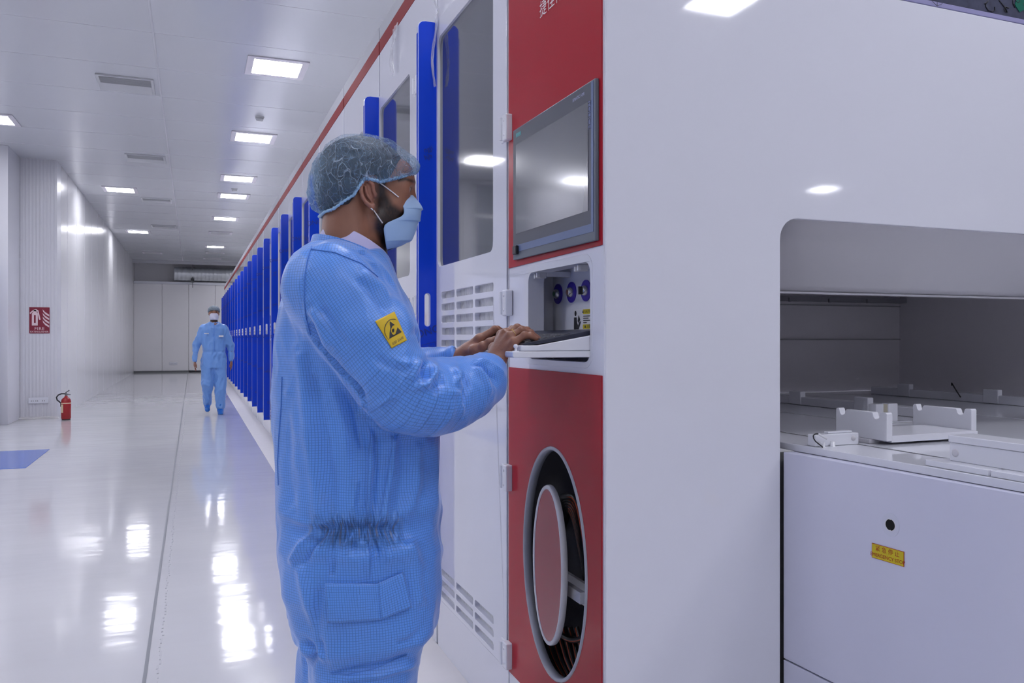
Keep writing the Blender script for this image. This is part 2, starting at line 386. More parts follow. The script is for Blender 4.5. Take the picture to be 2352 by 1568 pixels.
b = MB(); b.lathe([(.0675, .245), (.0685, .247), (.0685, .255), (.0675, .257)], (EX, EY, 0), 'z', 36)
vs = []; fs = []
for i in range(13):
    th = math.radians(170+i*12)
    for z in (.11, .235): vs.append((EX+.0678*math.cos(th), EY+.0678*math.sin(th), z))
fs = [(2*i, 2*i+2, 2*i+3, 2*i+1) for i in range(6)]
b.add(vs, fs); build(b, 'paper_label', mat('cream_label', (.75, .6, .4), .5), t, fix=False)
b = MB(); b.lathe([(0, 0), (.06, 0), (.06, .014), (.05, .02)], (EX, EY, 0), 'z', 30); build(b, 'foot_ring', M['black'], t)
b = MB(); b.tube([(EX, EY, .35), (EX, EY, .40)], .016, 12); b.tube([(EX-.02, EY, .385), (EX+.06, EY, .375)], .007, 8)
b.tube([(EX-.01, EY, .40), (EX+.02, EY, .425), (EX+.045, EY, .44)], .008, 8); build(b, 'handle', M['ventdark'], t)
b = MB(); b.tube([(EX-.01, EY, .39), (EX-.06, EY, .392), (EX-.10, EY-.01, .375), (EX-.125, EY-.01, .34), (EX-.115, EY-.01, .30), (EX-.085, EY, .27), (EX-.068, EY, .25), (EX-.068, EY, .2)], .010, 10); build(b, 'hose', M['black'], t)
o = box('floor_mat', -2.3, -1.46, 8.78, 10.15, 0, .004, M['mat'], bevel=.002, loc=(-1.88, 9.46, 0)); tag(o, 'flat blue sticky mat on the glossy floor at the left edge', 'floor mat')
# hanging sheet
vs = []; fs = []; nu, nv = 40, 50
for j in range(nv+1):
    for i in range(nu+1):
        x = -3.8+1.28*i/nu; z = 2.25*(1-j/nv); k = (1-z/2.25)
        y = 13.08+.03*math.sin(x*17+z*1.5)+.012*noise.noise((x*9, z*3, 2))-.14*k**6*(1+.4*math.sin(x*9))
        vs.append((x+.05*k**5, y, z+.002+.02*k**8*(1+math.sin(x*30))))
fs = [(j*(nu+1)+i, j*(nu+1)+i+1, (j+1)*(nu+1)+i+1, (j+1)*(nu+1)+i) for j in range(nv) for i in range(nu)]
o = link('plastic_sheet', vs, fs, M['plastic'], None, True, world0=(-3.1, 13.1, 0)); o.modifiers.new('s', 'SOLIDIFY').thickness = .001
tag(o, 'hanging translucent plastic sheet over the glass partition at the left edge', 'plastic sheet')
# ------------------------------------------------------------------ the long machine line
DX = .904
def hinge(parent, Yh, z):
    b = MB()
    b.box(DX-.010, DX-.001, Yh-.002, Yh+.042, z-.036, z+.036)
    b.box(DX-.024, DX-.001, Yh-.040, Yh-.004, z-.040, z+.040)
    h = build(b, 'hinge', M['white2'], parent, bevel=.005)
    b = MB(); b.tube([(DX-.020, Yh+.004, z-.034), (DX-.020, Yh+.004, z+.034)], .008, 12)
    for dz in (-.022, .022):
        b.lathe([(0, -.0255), (.004, -.0255), (.005, -.0235)], (DX, Yh-.022, z+dz), 'x', 12)
    build(b, 'hinge_pin', M['white2'], h)
def slots(Ya, Yb, rows, zt, pitch, hgt, tri):
    H = []
    for (a0, a1) in ((Yb-.242, Yb-.071), (Yb-.455, Yb-.262), (Yb-.66, Yb-.474)):
        for r in range(rows):
            H.append(rrect(a0, a1, zt-r*pitch-hgt, zt-r*pitch, hgt*.3, 3))
    return H
def make_bay(Yf, post, first):
    """Yf = Y of the blue-edged fin at the far end of the bay"""
    t = thing('processing_module', 'x', 'machine', (DX, Yf, 0))
    Ya = Yf-.78; Yn = Yf-1.075+.019 if post else Ya
    b = MB().box(DX+.03, 1.38, Yn+.002, Yf-.003, 0, 2.84)
    build(b, 'cabinet_body', M['white'], t)
    box('kick_plate', DX, DX+.03, Yn+.001, Yf-.003, 0, .195, M['white'], t, bevel=.003)
    box('header_panel', DX, DX+.03, Yn+.001, Yf-.003, 2.475, 2.70, M['white'], t, bevel=.003)
    if post: box('post_panel', DX, DX+.03, Yn+.001, Ya-.003, .197, 2.473, M['white'], t, bevel=.003)
    box('red_stripe', DX-.001, DX+.03, Yn, Yf-.001, 2.70, 2.768, M['stripe'], t)
    box('top_rail', DX, DX+.03, Yn, Yf-.001, 2.768, 2.84, M['rail'], t, bevel=.002)
    # door with its window opening and slots
    wn = rrect(Yf-.655, Yf-.025, 1.50, 2.40, .03, 5)
    sl = slots(Ya, Yf, 5, 1.398, .0465, .026, 0)+slots(Ya, Yf, 3, .325, .042, .024, 0)
    b = MB(); b.prism([(Ya+.003, .2), (Yf-.004, .2), (Yf-.004, 2.47), (Ya+.003, 2.47)], fx(DX-.006), .022, [wn]+sl)
    d = build(b, 'door', M['white'], t, bevel=.0025)
    b = MB(); b.prism(rrect(Yf-.665, Yf-.015, 1.49, 2.41, .03, 5), fx(DX+.004), .006); build(b, 'window', M['glass'], d)
    for za, zb in ((1.16, 1.42), (.2, .35)):
        b = MB(); b.prism([(Yf-.68, za), (Yf-.05, za), (Yf-.05, zb), (Yf-.68, zb)], fx(DX+.012), .004); build(b, 'slot_film', M['film_slot'], d)
    for z in ((1.86, 1.327, .795, .255) if first else (2.30, 1.36, .80)): hinge(t, Ya, z)
    # fin
    fp = [(DX, .19), (DX-.08, .19), (DX-.08, 2.445), (DX-.076, 2.458), (DX-.066, 2.467), (DX-.05, 2.47), (DX, 2.47)]
    hole = rrect(DX-.053, DX-.032, 1.268, 1.395, .0104, 6)
    b = MB(); b.prism(fp, fy(Yf-.002), .020, [hole]); f = build(b, 'fin', M['finedge'], t, bevel=.002)
    ins = [(DX-.001, .195), (DX-.078, .195), (DX-.078, 2.445), (DX-.074, 2.457), (DX-.065, 2.465), (DX-.05, 2.468), (DX-.001, 2.468)]
    hole = rrect(DX-.055, DX-.030, 1.265, 1.398, .0124, 6)
    b = MB(); b.prism(ins, fy(Yf-.004), .0018, [hole]); build(b, 'protective_film', M['blue'], f)
    b = MB(); b.prism([(DX-.0795, .2), (DX-.0795, 2.44), (DX-.0795, 2.44)], fy(Yf), .001)
    b = MB().box(DX-.082, DX-.0802, Yf+.001, Yf+.017, .25, 2.42); build(b, 'protective_film', M['blue'], f)
    yq = Yf-.0048
    P = lambda s, z, size, dx=0, rot=.22: lettering(s, size, (DX-.04+dx, yq, z), YR, YU, M['bluedark'], f, rot=rot, thick=.0003)
    P('DNG', 1.245, .042, 0, .3); P('ngji', 1.965, .028, 0, .35); P('hjh', 1.935, .028, 0, .35); P('jiah', .235, .030, .01, .3); P('G', .41, .05, .02, 0)
    if not first: P('NG', .8, .045); P('jiah', 1.6, .04); P('DNG', 2.1, .05)
    b = MB(); c0 = (DX-.032, 1.172)
    ring = ell(c0[0], c0[1], .014, .014, 20); b.prism(ring, fy(yq-.0003), .0002, [ell(c0[0], c0[1], .012, .012, 20)])
    for k in range(8):
        th = k*math.pi/4+.25; c_, s_ = math.cos(th), math.sin(th)
        b.prism([(c0[0]+c_*.017-s_*.0012, c0[1]+s_*.017+c_*.0012), (c0[0]+c_*.017+s_*.0012, c0[1]+s_*.017-c_*.0012), (c0[0]+c_*.024, c0[1]+s_*.024)], fy(yq-.0003), .0002)
    th = .25; sq = lambda r: [(c0[0]+r*math.cos(th+math.pi/4+k*math.pi/2), c0[1]+r*math.sin(th+math.pi/4+k*math.pi/2)) for k in range(4)]
    b.prism(sq(.040), fy(yq-.0003), .0002, [sq(.038)]); build(b, 'printed_symbol', M['bluedark'], f)
    P('UV', 1.172, .012, .008, .25)
    return t
M['film_slot'] = mat('crumpled_film_behind_slots', (0.55, 0.56, 0.60), 0.12, spec=1.0, bump=((30, 22, 12), 0.8, 0.010), vary=(14, .06))
Y0F = 3.116
t0 = make_bay(Y0F, False, True)
t0['label'] = 'nearest white machine module with tall window and blue-filmed edge, beside the red cabinet'
t0['group'] = 'modules of the processing line'
ordn = ['', 'second', 'third', 'fourth', 'fifth', 'sixth', 'seventh', 'eighth', 'ninth', 'tenth', 'eleventh', 'twelfth', 'thirteenth', 'fourteenth', 'fifteenth', 'sixteenth', 'seventeenth', 'eighteenth', 'nineteenth', 'twentieth', 'twenty-first', 'twenty-second', 'twenty-third']
proto = make_bay(Y0F+1.075, True, False)
for k in range(1, 23):
    o = proto if k == 1 else copy_tree(proto)
    o.location = (DX, Y0F+1.075*k, 0); o['group'] = 'modules of the processing line'
    o['label'] = ('%s white machine module with blue-filmed vertical edge, counted from the red cabinet' % ordn[k]) if k < 22 else 'last white machine module with blue-filmed edge, at the far end of the line'
# danger sticker on the nearest door
d0 = [c for c in t0.children if c.name.startswith('door')][0]
x = DX-.0068; ya, yb = 3.043, 2.873
b = MB(); b.prism([(yb, 1.08), (ya, 1.08), (ya, 1.19), (yb, 1.19)], fx(x), .0006); st = build(b, 'danger_sticker', M['paper'], d0)
b = MB(); b.prism([(yb+.002, 1.162), (yb+.095, 1.162), (yb+.095, 1.188), (yb+.002, 1.188)], fx(x-.0006), .0005)
b.prism(ell(ya-.035, 1.135, .030, .034, 28), fx(x-.0006), .0005, [ell(ya-.035, 1.135, .020, .024, 28)]); 
o = build(b, 'danger_sticker', M['yelrim'], d0); lettering('DANGER', .02, (x-.001, yb+.045, 1.175), XR, XU, M['paper'], d0)
# clinging film scraps at the top of the nearest doors
def scrap(Yc, z0, z1, wd, x, lab, seed):
    nu, nv = 8, 26; vs = []
    for j in range(nv+1):
        for i in range(nu+1):
            q = j/nv; z = z1+(z0-z1)*q; y = Yc+wd*(i/nu-.5)*(1-.4*q)+.012*noise.noise((seed, z*9, 1))
            vs.append((x-.012*abs(noise.noise((y*40, z*12, seed)))-.03*q*abs(math.sin(q*3)), y, z))
    fs = [(j*(nu+1)+i, j*(nu+1)+i+1, (j+1)*(nu+1)+i+1, (j+1)*(nu+1)+i) for j in range(nv) for i in range(nu)]
    o = link('film_scrap', vs, fs, M['film'], None, True, world0=(x, Yc, z0)); o.modifiers.new('s', 'SOLIDIFY').thickness = .0004
    tag(o, lab, 'plastic film', 'scraps of clear film on the machine front')
scrap(3.09, 2.21, 2.50, .05, .895, 'torn clear film hanging over the top of the nearest blue fin', 3.3)
scrap(3.80, 2.47, 2.70, .10, .895, 'clear film blister on the white panel above the second window', 8.1)
scrap(3.06, 2.50, 2.66, .04, .897, 'small clear film scrap above the nearest window corner', 5.7)

# ------------------------------------------------------------------ control cabinet
YA, YB = 1.707, 2.333
t = thing('control_cabinet', 'tall control cabinet with red panels, touch panel and pull-out keyboard beside the white housing', 'control cabinet', (DX, 2.0, 0))
cav = rrect(1.775, 2.185, 1.150, 1.416, .035, 6)
pe = ell(1.997, .616, .200, .305, 72)
outer = [(YA+.004, 0), (YB-.002, 0), (YB-.002, 2.84), (YA+.004, 2.84)]
b = MB(); b.prism(outer, fx(DX), .012, [cav, pe]); body = build(b, 'front_plate', M['white'], t)
b = MB().box(DX+.012, DX+.03, YA+.004, YB-.002, 1.44, 2.84).box(DX+.03, 1.38, 2.30, YB-.002, 0, 2.84).box(DX+.012, 1.38, YA+.004, YA+.028, 0, 1.14).box(DX+.012, 1.38, YA+.004, YA+.024, 1.44, 2.84).box(DX+.012, 1.38, YA+.004, YB-.002, 2.82, 2.84)
build(b, 'cabinet_body', M['white'], t)
b = MB(); b.prism([(YA+.010, 1.440)]+[(YB-.006, 1.433), (YB-.006, 2.70), (YA+.010, 2.70)], fx(DX-.0035), .0035); build(b, 'upper_red_panel', M['red'], t, bevel=.001)
lr = [(YA+.010, .20), (YB-.006, .20), (YB-.006, 1.131), (YA+.010, 1.131)]
b = MB(); b.prism(lr, fx(DX-.0035), .0035, [ell(1.997, .616, .207, .312, 72)]); build(b, 'lower_red_panel', M['red'], t, bevel=.001)
# thin seam edge between door and cabinet
box('edge_strip', DX-.002, DX+.004, YB-.004, YB, 0, 2.84, M['hoodin'], t)
# cavity lip and lining
def ringsolid(o1, o2, fn, d): b = MB(); b.prism(o1, fn, d, [o2]); return b
b = ringsolid(rrect(1.770, 2.205, 1.145, 1.428, .040, 6), rrect(1.782, 2.176, 1.160, 1.408, .03, 6), fx(DX-.001), .05); build(b, 'recess_lip', M['white2'], t, bevel=.008, seg=3, ang=60)
b = MB()
b.box(1.02, 1.025, 1.745, 2.30, 1.13, 1.435).box(DX+.013, 1.025, 2.26, 2.265, 1.13, 1.435).box(DX+.013, 1.025, 1.745, 1.75, 1.13, 1.435).box(DX+.013, 1.025, 1.745, 2.27, 1.43, 1.435)
build(b, 'recess_lining', M['white2'], t)
box('recess_floor', DX+.013, 1.02, 1.75, 2.265, 1.13, 1.135, M['void'], t)
def button(Yc, kind):
    z = 1.352
    b = MB(); b.prism(ell(Yc, z, .030, .030, 40), fx(1.017), .003); ring = build(b, 'legend_ring', M['purple'], t)
    b = MB(); b.lathe([(0, -.012), (.009, -.012), (.0125, -.010), (.0145, -.004), (.015, 0)], (1.017, Yc, z), 'x', 28); build(b, 'push_button' if kind != 'key' else 'selector_switch', M['chrome'], ring)
    b = MB()
    if kind == 'key': b.box(.996, 1.006, Yc-.003, Yc+.004, z-.011, z+.011)
    else: b.lathe([(0, -.0135), (.007, -.0135), (.008, -.0115)], (1.017, Yc, z), 'x', 20)
    build(b, 'button_cap', mat('button_'+kind, {'green': (.05, .2, .1), 'red': (.25, .12, .1), 'key': (.03, .03, .03), 'dark': (.1, .1, .1)}[kind], .3), ring)
    for th, s in ((0, .018), (1, .018)):
        lettering('· · ·', .01, (1.0165, Yc, z+(.021 if th == 0 else -.021)), XR, XU, M['lavender'], ring)
for Yc, k in ((2.222, 'green'), (2.128, 'red'), (2.035, 'key'), (1.945, 'dark')): button(Yc, k)
# caution label
b = MB(); b.prism([(1.992, 1.215), (2.115, 1.215), (2.115, 1.302), (1.992, 1.302)], fx(1.0185), .0012, []); cl = build(b, 'caution_label', M['paper'], t)
b = MB(); f_ = fx(1.0175)
b.prism([(1.994, 1.287), (2.052, 1.287), (2.052, 1.300), (1.994, 1.300)], f_, .0008).prism([(1.994, 1.246), (2.052, 1.246), (2.052, 1.258), (1.994, 1.258)], f_, .0008); build(b, 'yellow_bar', M['yellow'], cl)
lettering('▲ CAUTION', .011, (1.0170, 2.023, 1.2935), XR, XU, M['ink'], cl); lettering('▲ 注意', .011, (1.0170, 2.023, 1.252), XR, XU, M['ink'], cl)
b = MB()
for z, l in ((1.281, .05), (1.275, .03), (1.269, .05), (1.263, .02), (1.240, .048), (1.234, .048), (1.227, .04)): b.prism([(2.050-l, z-.0012), (2.050, z-.0012), (2.050, z+.0012), (2.050-l, z+.0012)], f_, .0008)
b.prism(ell(2.100, 1.290, .0055, .0075, 20), f_, .0008)
b.prism([(2.109, 1.279), (2.094, 1.279), (2.09, 1.262), (2.083, 1.255), (2.078, 1.262), (2.066, 1.268), (2.068, 1.262), (2.082, 1.242), (2.095, 1.246), (2.098, 1.222), (2.105, 1.217), (2.11, 1.24)], f_, .0008)
b.prism([(2.086, 1.268), (2.078, 1.262), (2.07, 1.272), (2.080, 1.284)], f_, .0008)
build(b, 'pictogram', M['ink'], cl)
for Yc, z in ((2.145, 1.400), (1.880, 1.400)):
    b = MB().box(DX+.04, 1.02, Yc-.010, Yc+.010, z-.004, z+.012); la = build(b, 'latch', M['white2'], t, bevel=.002)
    b = MB().box(DX+.016, DX+.040, Yc-.007, Yc+.007, z-.009, z+.008).box(DX+.008, DX+.018, Yc-.013, Yc-.005, z-.008, z+.006).box(DX+.008, DX+.018, Yc+.004, Yc+.012, z-.010, z+.004); build(b, 'latch_clip', M['paper'], la, bevel=.0015)
# porthole
prof = []
b = MB()
n = 72
def ering(ra, rb, x, yc=1.997, zc=.616): return [(x, yc+ra*math.cos(2*math.pi*k/n), zc+rb*math.sin(2*math.pi*k/n)) for k in range(n)]
def loops(b, L):
    vs = [p for l in L for p in l]; fs = []
    for i in range(len(L)-1):
        for k in range(n): fs.append((i*n+k, i*n+(k+1) % n, (i+1)*n+(k+1) % n, (i+1)*n+k))
    b.add(vs, fs, True)
loops(b, [ering(.208, .313, DX), ering(.206, .311, DX-.006), ering(.201, .306, DX-.008), ering(.197, .302, DX-.004), ering(.196, .301, DX+.016), ering(.199, .304, DX+.016)])
build(b, 'porthole_ring', mat('pale_grey_rim', (.40, .41, .47), .3), t)
yc, zc = 2.026, .603
b = MB(); loops(b, [ering(.099, .215, DX+.008, yc, zc), ering(.101, .217, DX+.006, yc, zc), ering(.101, .217, DX-.004, yc, zc), ering(.099, .215, DX-.008, yc, zc), ering(.091, .207, DX-.008, yc, zc), ering(.089, .205, DX-.005, yc, zc)])
rim = build(b, 'disc_rim', M['hoodin'], t)
b = MB(); b.prism(ell(yc, zc, .091, .207, 72), fx(DX-.006), .012); build(b, 'red_disc', mat('maroon_disc', (.33, .035, .055), .16, spec=.3, bump=((20, 20, 20), .06, .002)), t)
b = MB().box(DX+.075, DX+.085, 1.75, 2.24, .50, .56).box(DX+.03, DX+.045, 1.9, 2.05, .53, .56); build(b, 'support_bar', M['white2'], t)
b = MB().box(1.30, 1.31, 1.74, 2.29, .2, 1.12).box(DX+.013, 1.31, 2.285, 2.295, .2, 1.12).box(DX+.013, 1.31, 1.736, 1.742, .2, 1.12).box(DX+.013, 1.31, 1.742, 2.285, .19, .2).box(DX+.013, 1.31, 1.742, 2.285, 1.118, 1.128); build(b, 'cabinet_lining', M['void'], t)
def cable(pts, r=.012):
    P = []
    pts = [Vector(p) for p in pts]
    for i in range(len(pts)-1):
        p0, p1, p2, p3 = pts[max(i-1, 0)], pts[i], pts[i+1], pts[min(i+2, len(pts)-1)]
        for k in range(6):
            u = k/6; P.append(.5*((2*p1)+(-p0+p2)*u+(2*p0-5*p1+4*p2-p3)*u*u+(-p0+3*p1-3*p2+p3)*u**3))
    P.append(pts[-1])
    b = MB(); b.tube(P, r, 10); c = build(b, 'cable', M['black'], t)
    b = MB(); b.tube([p+Vector((-r*.80, -r*.62, 0)) for p in P], r*.24, 6); build(b, 'cable_stripe', M['orange'], c)
def ax_(u, v, x):
    y = yx(u, x); return (x, y, CH-(v-HY)*(y*ca+x*sa)/F)
for k in range(6):
    o = k*7; x = .955+.012*k
    cable([ax_(1262+o*.6, 1210+o, x+.05), ax_(1286+o*.5, 1150+o*.9, x+.02), ax_(1305+o*.1, 1139+o*.9, x), ax_(1324-o*.1, 1150+o*1.3, x), ax_(1337-o*.1, 1205+o*1.5, x), ax_(1346-o*.1, 1262+o*1.2, x), ax_(1352, 1330+o, x), ax_(1358, 1400, x+.02)], .0095)
for k in range(4):
    o = k*7; x = .955+.012*k
    cable([ax_(1270, 1440-o, x+.02), ax_(1292, 1460-o*.5, x), ax_(1314, 1470-o*.4, x), ax_(1338, 1466-o*.6, x), ax_(1362, 1452-o, x)], .008)
for k in range(7):
    o = k*14; x = .96+.01*(k % 3)
    cable([ax_(1240+o, 1440, x), ax_(1250+o, 1480, x), ax_(1264+o*.9, 1515, x), ax_(1288+o*.75, 1555, x)], .007)
# lettering at the top of the red panel
lettering('捷佳伟创', .050, (DX-.004, 2.085, 2.128), XR, XU, M['signwhite'], t, align='LEFT', space=1.10)
lettering('S.C', .17, (DX-.004, 2.13, 2.235), XR, XU, M['white2'], t, align='LEFT')
# touch panel
YL, YRt = 2.262, 1.729
bx0 = DX-.034
b = MB().box(DX-.014, DX-.0036, YRt, YL, 1.452, 1.838); tp = build(b, 'touch_panel', M['bezelgrey'], t, bevel=.002)
b = MB(); b.prism([(YRt+.012, 1.494), (YL-.004, 1.494), (YL-.004, 1.834), (YRt+.012, 1.834)], fx(DX-.0150), .0012); build(b, 'bezel', M['bezel'], tp)
b = MB(); b.prism([(YRt+.009, 1.474), (YL-.004, 1.474), (YL-.004, 1.494), (YRt+.009, 1.494)], fx(DX-.0150), .0012).prism([(YRt+.009, 1.494), (YRt+.020, 1.494), (YRt+.020, 1.834), (YRt+.009, 1.834)], fx(DX-.0152), .0012); build(b, 'blue_band', M['bezelband'], tp)
b = MB(); b.prism([(1.764, 1.527), (2.235, 1.527), (2.235, 1.790), (1.764, 1.790)], fx(DX-.0160), .0012); build(b, 'screen', M['screen'], tp)
b = MB(); b.prism([(YRt+.0205, 1.722), (1.763, 1.722), (1.763, 1.790), (YRt+.0205, 1.790)], fx(DX-.0156), .001); build(b, 'touch_strip', M['touch'], tp)
lettering('TOUCH', .0195, (DX-.0158, YRt+.0275, 1.756), (0, 0, -1), (0, -1, 0), M['black'], tp, space=1.0)
lettering('SIEMENS', .0095, (DX-.0158, 2.215, 1.818), XR, XU, M['teal'], tp, space=.95)
b = MB(); b.prism([(2.196, 1.811), (2.235, 1.811), (2.235, 1.823), (2.196, 1.823)], fx(DX-.0155), .0004); build(b, 'logo_plate', mat('dim_teal_plate', (.10, .3, .33), .5), tp)
lettering('SIMATIC HMI', .0115, (DX-.0158, 1.815, 1.815), XR, XU, M['finedge'], tp)
b = MB().box(DX-.024, DX-.014, 2.215, 2.245, 1.466, 1.492); build(b, 'usb_cover', M['black'], tp, bevel=.003)
lettering('USB', .008, (DX-.0242, 2.222, 1.479), (0, 0, 1), (0, 1, 0), M['bezelgrey'], tp)
# keyboard tray
NY, FY = 1.782, 2.172
b = MB(); b.prism([(.700, 1.176), (.706, 1.173), (1.02, 1.173), (1.02, 1.1885), (.700, 1.1885)], lambda a, c, tt: (a, NY+tt, c), FY-NY); tr = build(b, 'keyboard_tray', M['white2'], t, bevel=.003)
b = MB(); b.prism([(.722, 1.1887), (1.015, 1.1887), (1.015, 1.245), (.912, 1.2275), (.766, 1.2025), (.722, 1.2025)], lambda a, c, tt: (a, NY+.002+tt, c), FY-NY-.004); build(b, 'tray_housing', M['white2'], tr, bevel=.003)
zk = lambda x: 1.2055+max(0, (x-.735))*.168
b = MB(); b.prism([(.730, 1.200), (.930, 1.228), (.930, zk(.93)+.003), (.925, zk(.925)+.004), (.730, zk(.73)+.001)], lambda a, c, tt: (a, NY+.008+tt, c), FY-NY-.016); kb = build(b, 'keyboard', M['keybase'], tr, bevel=.002)
b = MB()
rows = [(.742, 7), (.762, 14), (.782, 15), (.802, 16), (.822, 17), (.848, 14)]
for x0, nk in rows:
    span = FY-NY-.06; 
    for i in range(nk):
        y0 = NY+.030+span*i/nk; y1 = NY+.030+span*(i+1)/nk-.003; x1 = x0+.017
        z0, z1 = zk(x0)+.001, zk(x1)+.001; h = .0042
        b.add([(x0, y0, z0), (x1, y0, z1), (x1, y1, z1), (x0, y1, z0), (x0+.002, y0+.0015, z0+h), (x1-.001, y0+.0015, z1+h), (x1-.001, y1-.0015, z1+h), (x0+.002, y1-.0015, z0+h)],
              [(0, 1, 2, 3), (4, 5, 6, 7), (0, 1, 5, 4), (1, 2, 6, 5), (2, 3, 7, 6), (3, 0, 4, 7)])
build(b, 'keys', M['key'], kb)
for yk in (NY+.012, FY-.012):
    b = MB(); b.lathe([(0, .017), (.0035, .0165), (.0055, .013), (.0055, .010), (.003, .007), (.003, .001), (.008, .001), (.008, 0)], (.7125, yk, 1.1886), 'z', 20); build(b, 'ball_latch', M['white2'], tr)

# ------------------------------------------------------------------ loader housing (big white end)
YE = 1.729
t = thing('loader_housing', 'large glossy white housing panel with rounded opening above the loading table', 'machine housing', (1.2, YE, 0))
r = .055; zo, xo = 1.5315, 1.4155
poly = [(DX+.002, 0), (xo, 0), (xo, zo-r)]+[(xo+r-r*math.cos(k*math.pi/16), zo-r+r*math.sin(k*math.pi/16)) for k in range(1, 9)]+[(3.7, zo), (3.7, 2.157), (DX+.002, 2.157)]
b = MB(); b.prism(poly, fy(YE-.022), .022); build(b, 'front_panel', M['white'], t, bevel=.004, seg=3)
# sloping inner hood panel
vs = [(xo-.02, YE+.001, zo+.03), (3.6, YE+.001, zo+.03), (3.6, 1.95, 1.3585), (xo-.02, 1.95, 1.3585)]
rows_ = []
for k in range(13):
    q = k/12; y = YE+.004+(1.95-YE-.004)*q; z = zo+.03-(zo+.03-1.3585)*q; rows_.append((y, z))
b = MB(); V = []; Fc = []
for y, z in rows_: V += [(xo-.02, y, z), (3.6, y, z), (xo-.02, y+.012, z+.006), (3.6, y+.012, z+.006)]
for k in range(12):
    a = 4*k; Fc += [(a, a+1, a+5, a+4), (a+2, a+6, a+7, a+3), (a, a+4, a+6, a+2), (a+1, a+3, a+7, a+5)]
Fc += [(0, 2, 3, 1), (48, 49, 51, 50)]
b.add(V, Fc, True); build(b, 'inner_hood', M['hoodin'], t)
box('hood_lip', xo-.02, 3.6, 1.945, 1.965, 1.352, 1.3585, M['hoodin'], t, bevel=.002)
# chamber: back wall, left wall, far right wall, ceiling, beam
b = MB().box(1.39, 3.62, 3.31, 3.33, .9445, 1.62).box(1.39, 1.41, 1.75, 3.31, .9445, 1.62).box(3.53, 3.55, 2.0, 3.31, .9445, 1.5).box(1.39, 3.62, 1.97, 3.31, 1.50, 1.52)
build(b, 'chamber_lining', M['inner'], t)
b = MB().box(1.41, 3.53, 3.26, 3.31, 1.405, 1.43)
for k in range(8): b.box(1.5+k*.25, 1.51+k*.25, 3.25, 3.26, 1.40, 1.42)
build(b, 'chamber_rail', M['void'], t)
b = MB()
for z in (1.21, 1.385): b.box(1.41, 3.53, 3.302, 3.31, z, z+.006)
build(b, 'chamber_seam', mat('chamber_seam_grey', (.42, .42, .45), .5), t)
b = MB().box(DX+.03, 3.62, YE, YE+.02, 0, .1).box(3.6, 3.7, YE+.5, 3.3, 0, .9); build(b, 'side_shell', M['white'], t)
# glazed upper part with printed film above the panel
b = MB().box(1.0, 3.7, YE-.018, YE+.01, 2.160, 2.174); build(b, 'upper_rail', M['lavender'], t, bevel=.002)
b = MB().box(1.0, 3.7, YE-.012, YE+.002, 2.175, 2.84); up = build(b, 'upper_window', mat('dark_filmed_window', (.07, .075, .12), .25, vary=(25, .5)), t)
b = MB()
random.seed(9)
for k in range(16):
    x = 1.95+random.random()*.5; z = 2.185+random.random()*.12; p = []
    a0 = random.uniform(0, 6)
    for j in range(9): p.append((x+j*.006*math.cos(a0)+.012*math.sin(j*1.1+k), YE-.0135, z+j*.003*math.sin(a0)+.012*math.cos(j*.9+k*2)))
    bb_ = MB(); bb_.tube(p, .0013, 5); build(bb_, 'printed_scribble', M['ink'], up)
x = 1.965
for dx_, dz_ in ((-.02, .012), (0, .012), (.02, .010)):
    b = MB(); b.tube([(x, YE-.0195, 2.161), (x+dx_, YE-.0195, 2.161+dz_)], .0006, 5); build(b, 'printed_stroke', M['ink'], up)
b = MB(); b.prism([(2.285, 2.215), (2.305, 2.195), (2.36, 2.225), (2.34, 2.30), (2.30, 2.26)], fy(YE-.014), .001); build(b, 'green_mark', mat('green_mark', (.0, .12, .08), .5), up)
for k, (x, z) in enumerate(((1.62, 2.25), (1.75, 2.5))): pass

# ------------------------------------------------------------------ loading table
TZ = .944; ex = lambda y: 1.417+.050*(1.707-y)
t = thing('loading_table', 'long white loading table with glossy top running into the dark chamber', 'table', (2.0, 1.2, 0))
def slab(xa, xb, ya, yb, z0, z1, m, name, bev=.002):
    b = MB(); P = [(ex(ya)+xa if xa < .1 else xa, ya), (xb, ya), (xb, yb), (ex(min(yb, 1.707))+xa if xa < .1 else xa, yb)]
    b.prism(P, fz(z0), z1-z0); return build(b, name, m, t, bevel=bev)
slab(0, 1.606, .15, 3.30, TZ-.018, TZ, M['table'], 'tabletop')
slab(1.620, 2.046, .15, 3.30, TZ-.018, TZ, M['table'], 'tabletop')
slab(2.060, 2.614, .15, 3.30, TZ-.018, TZ, M['table'], 'tabletop')
slab(2.628, 3.52, .15, 3.30, TZ-.018, TZ, M['table'], 'tabletop')
for xg in (1.613, 2.053, 2.621): box('joint_filler', xg-.0072, xg+.0072, .17, 3.29, TZ-.026, TZ-.0012, M['black'], t)
box('gap_shade_box', 1.45, 3.4, 1.66, 1.690, .01, .92, M['black'], t)  # these two dark boxes stand in for the shade between table and housing
box('gap_shade_box', 1.418, 3.4, 1.731, 1.737, .01, .92, M['ventdark'], t)
slab(.006, 3.5, .17, 1.7062, .392, TZ-.019, M['tside'], 'side_panel')
slab(.006, 3.5, .17, 1.7062, 0, .388, M['tside'], 'lower_side_panel')
b = MB().box(1.75, 3.5, 1.72, 3.28, .90, TZ-.019); build(b, 'under_frame', M['tside'], t)
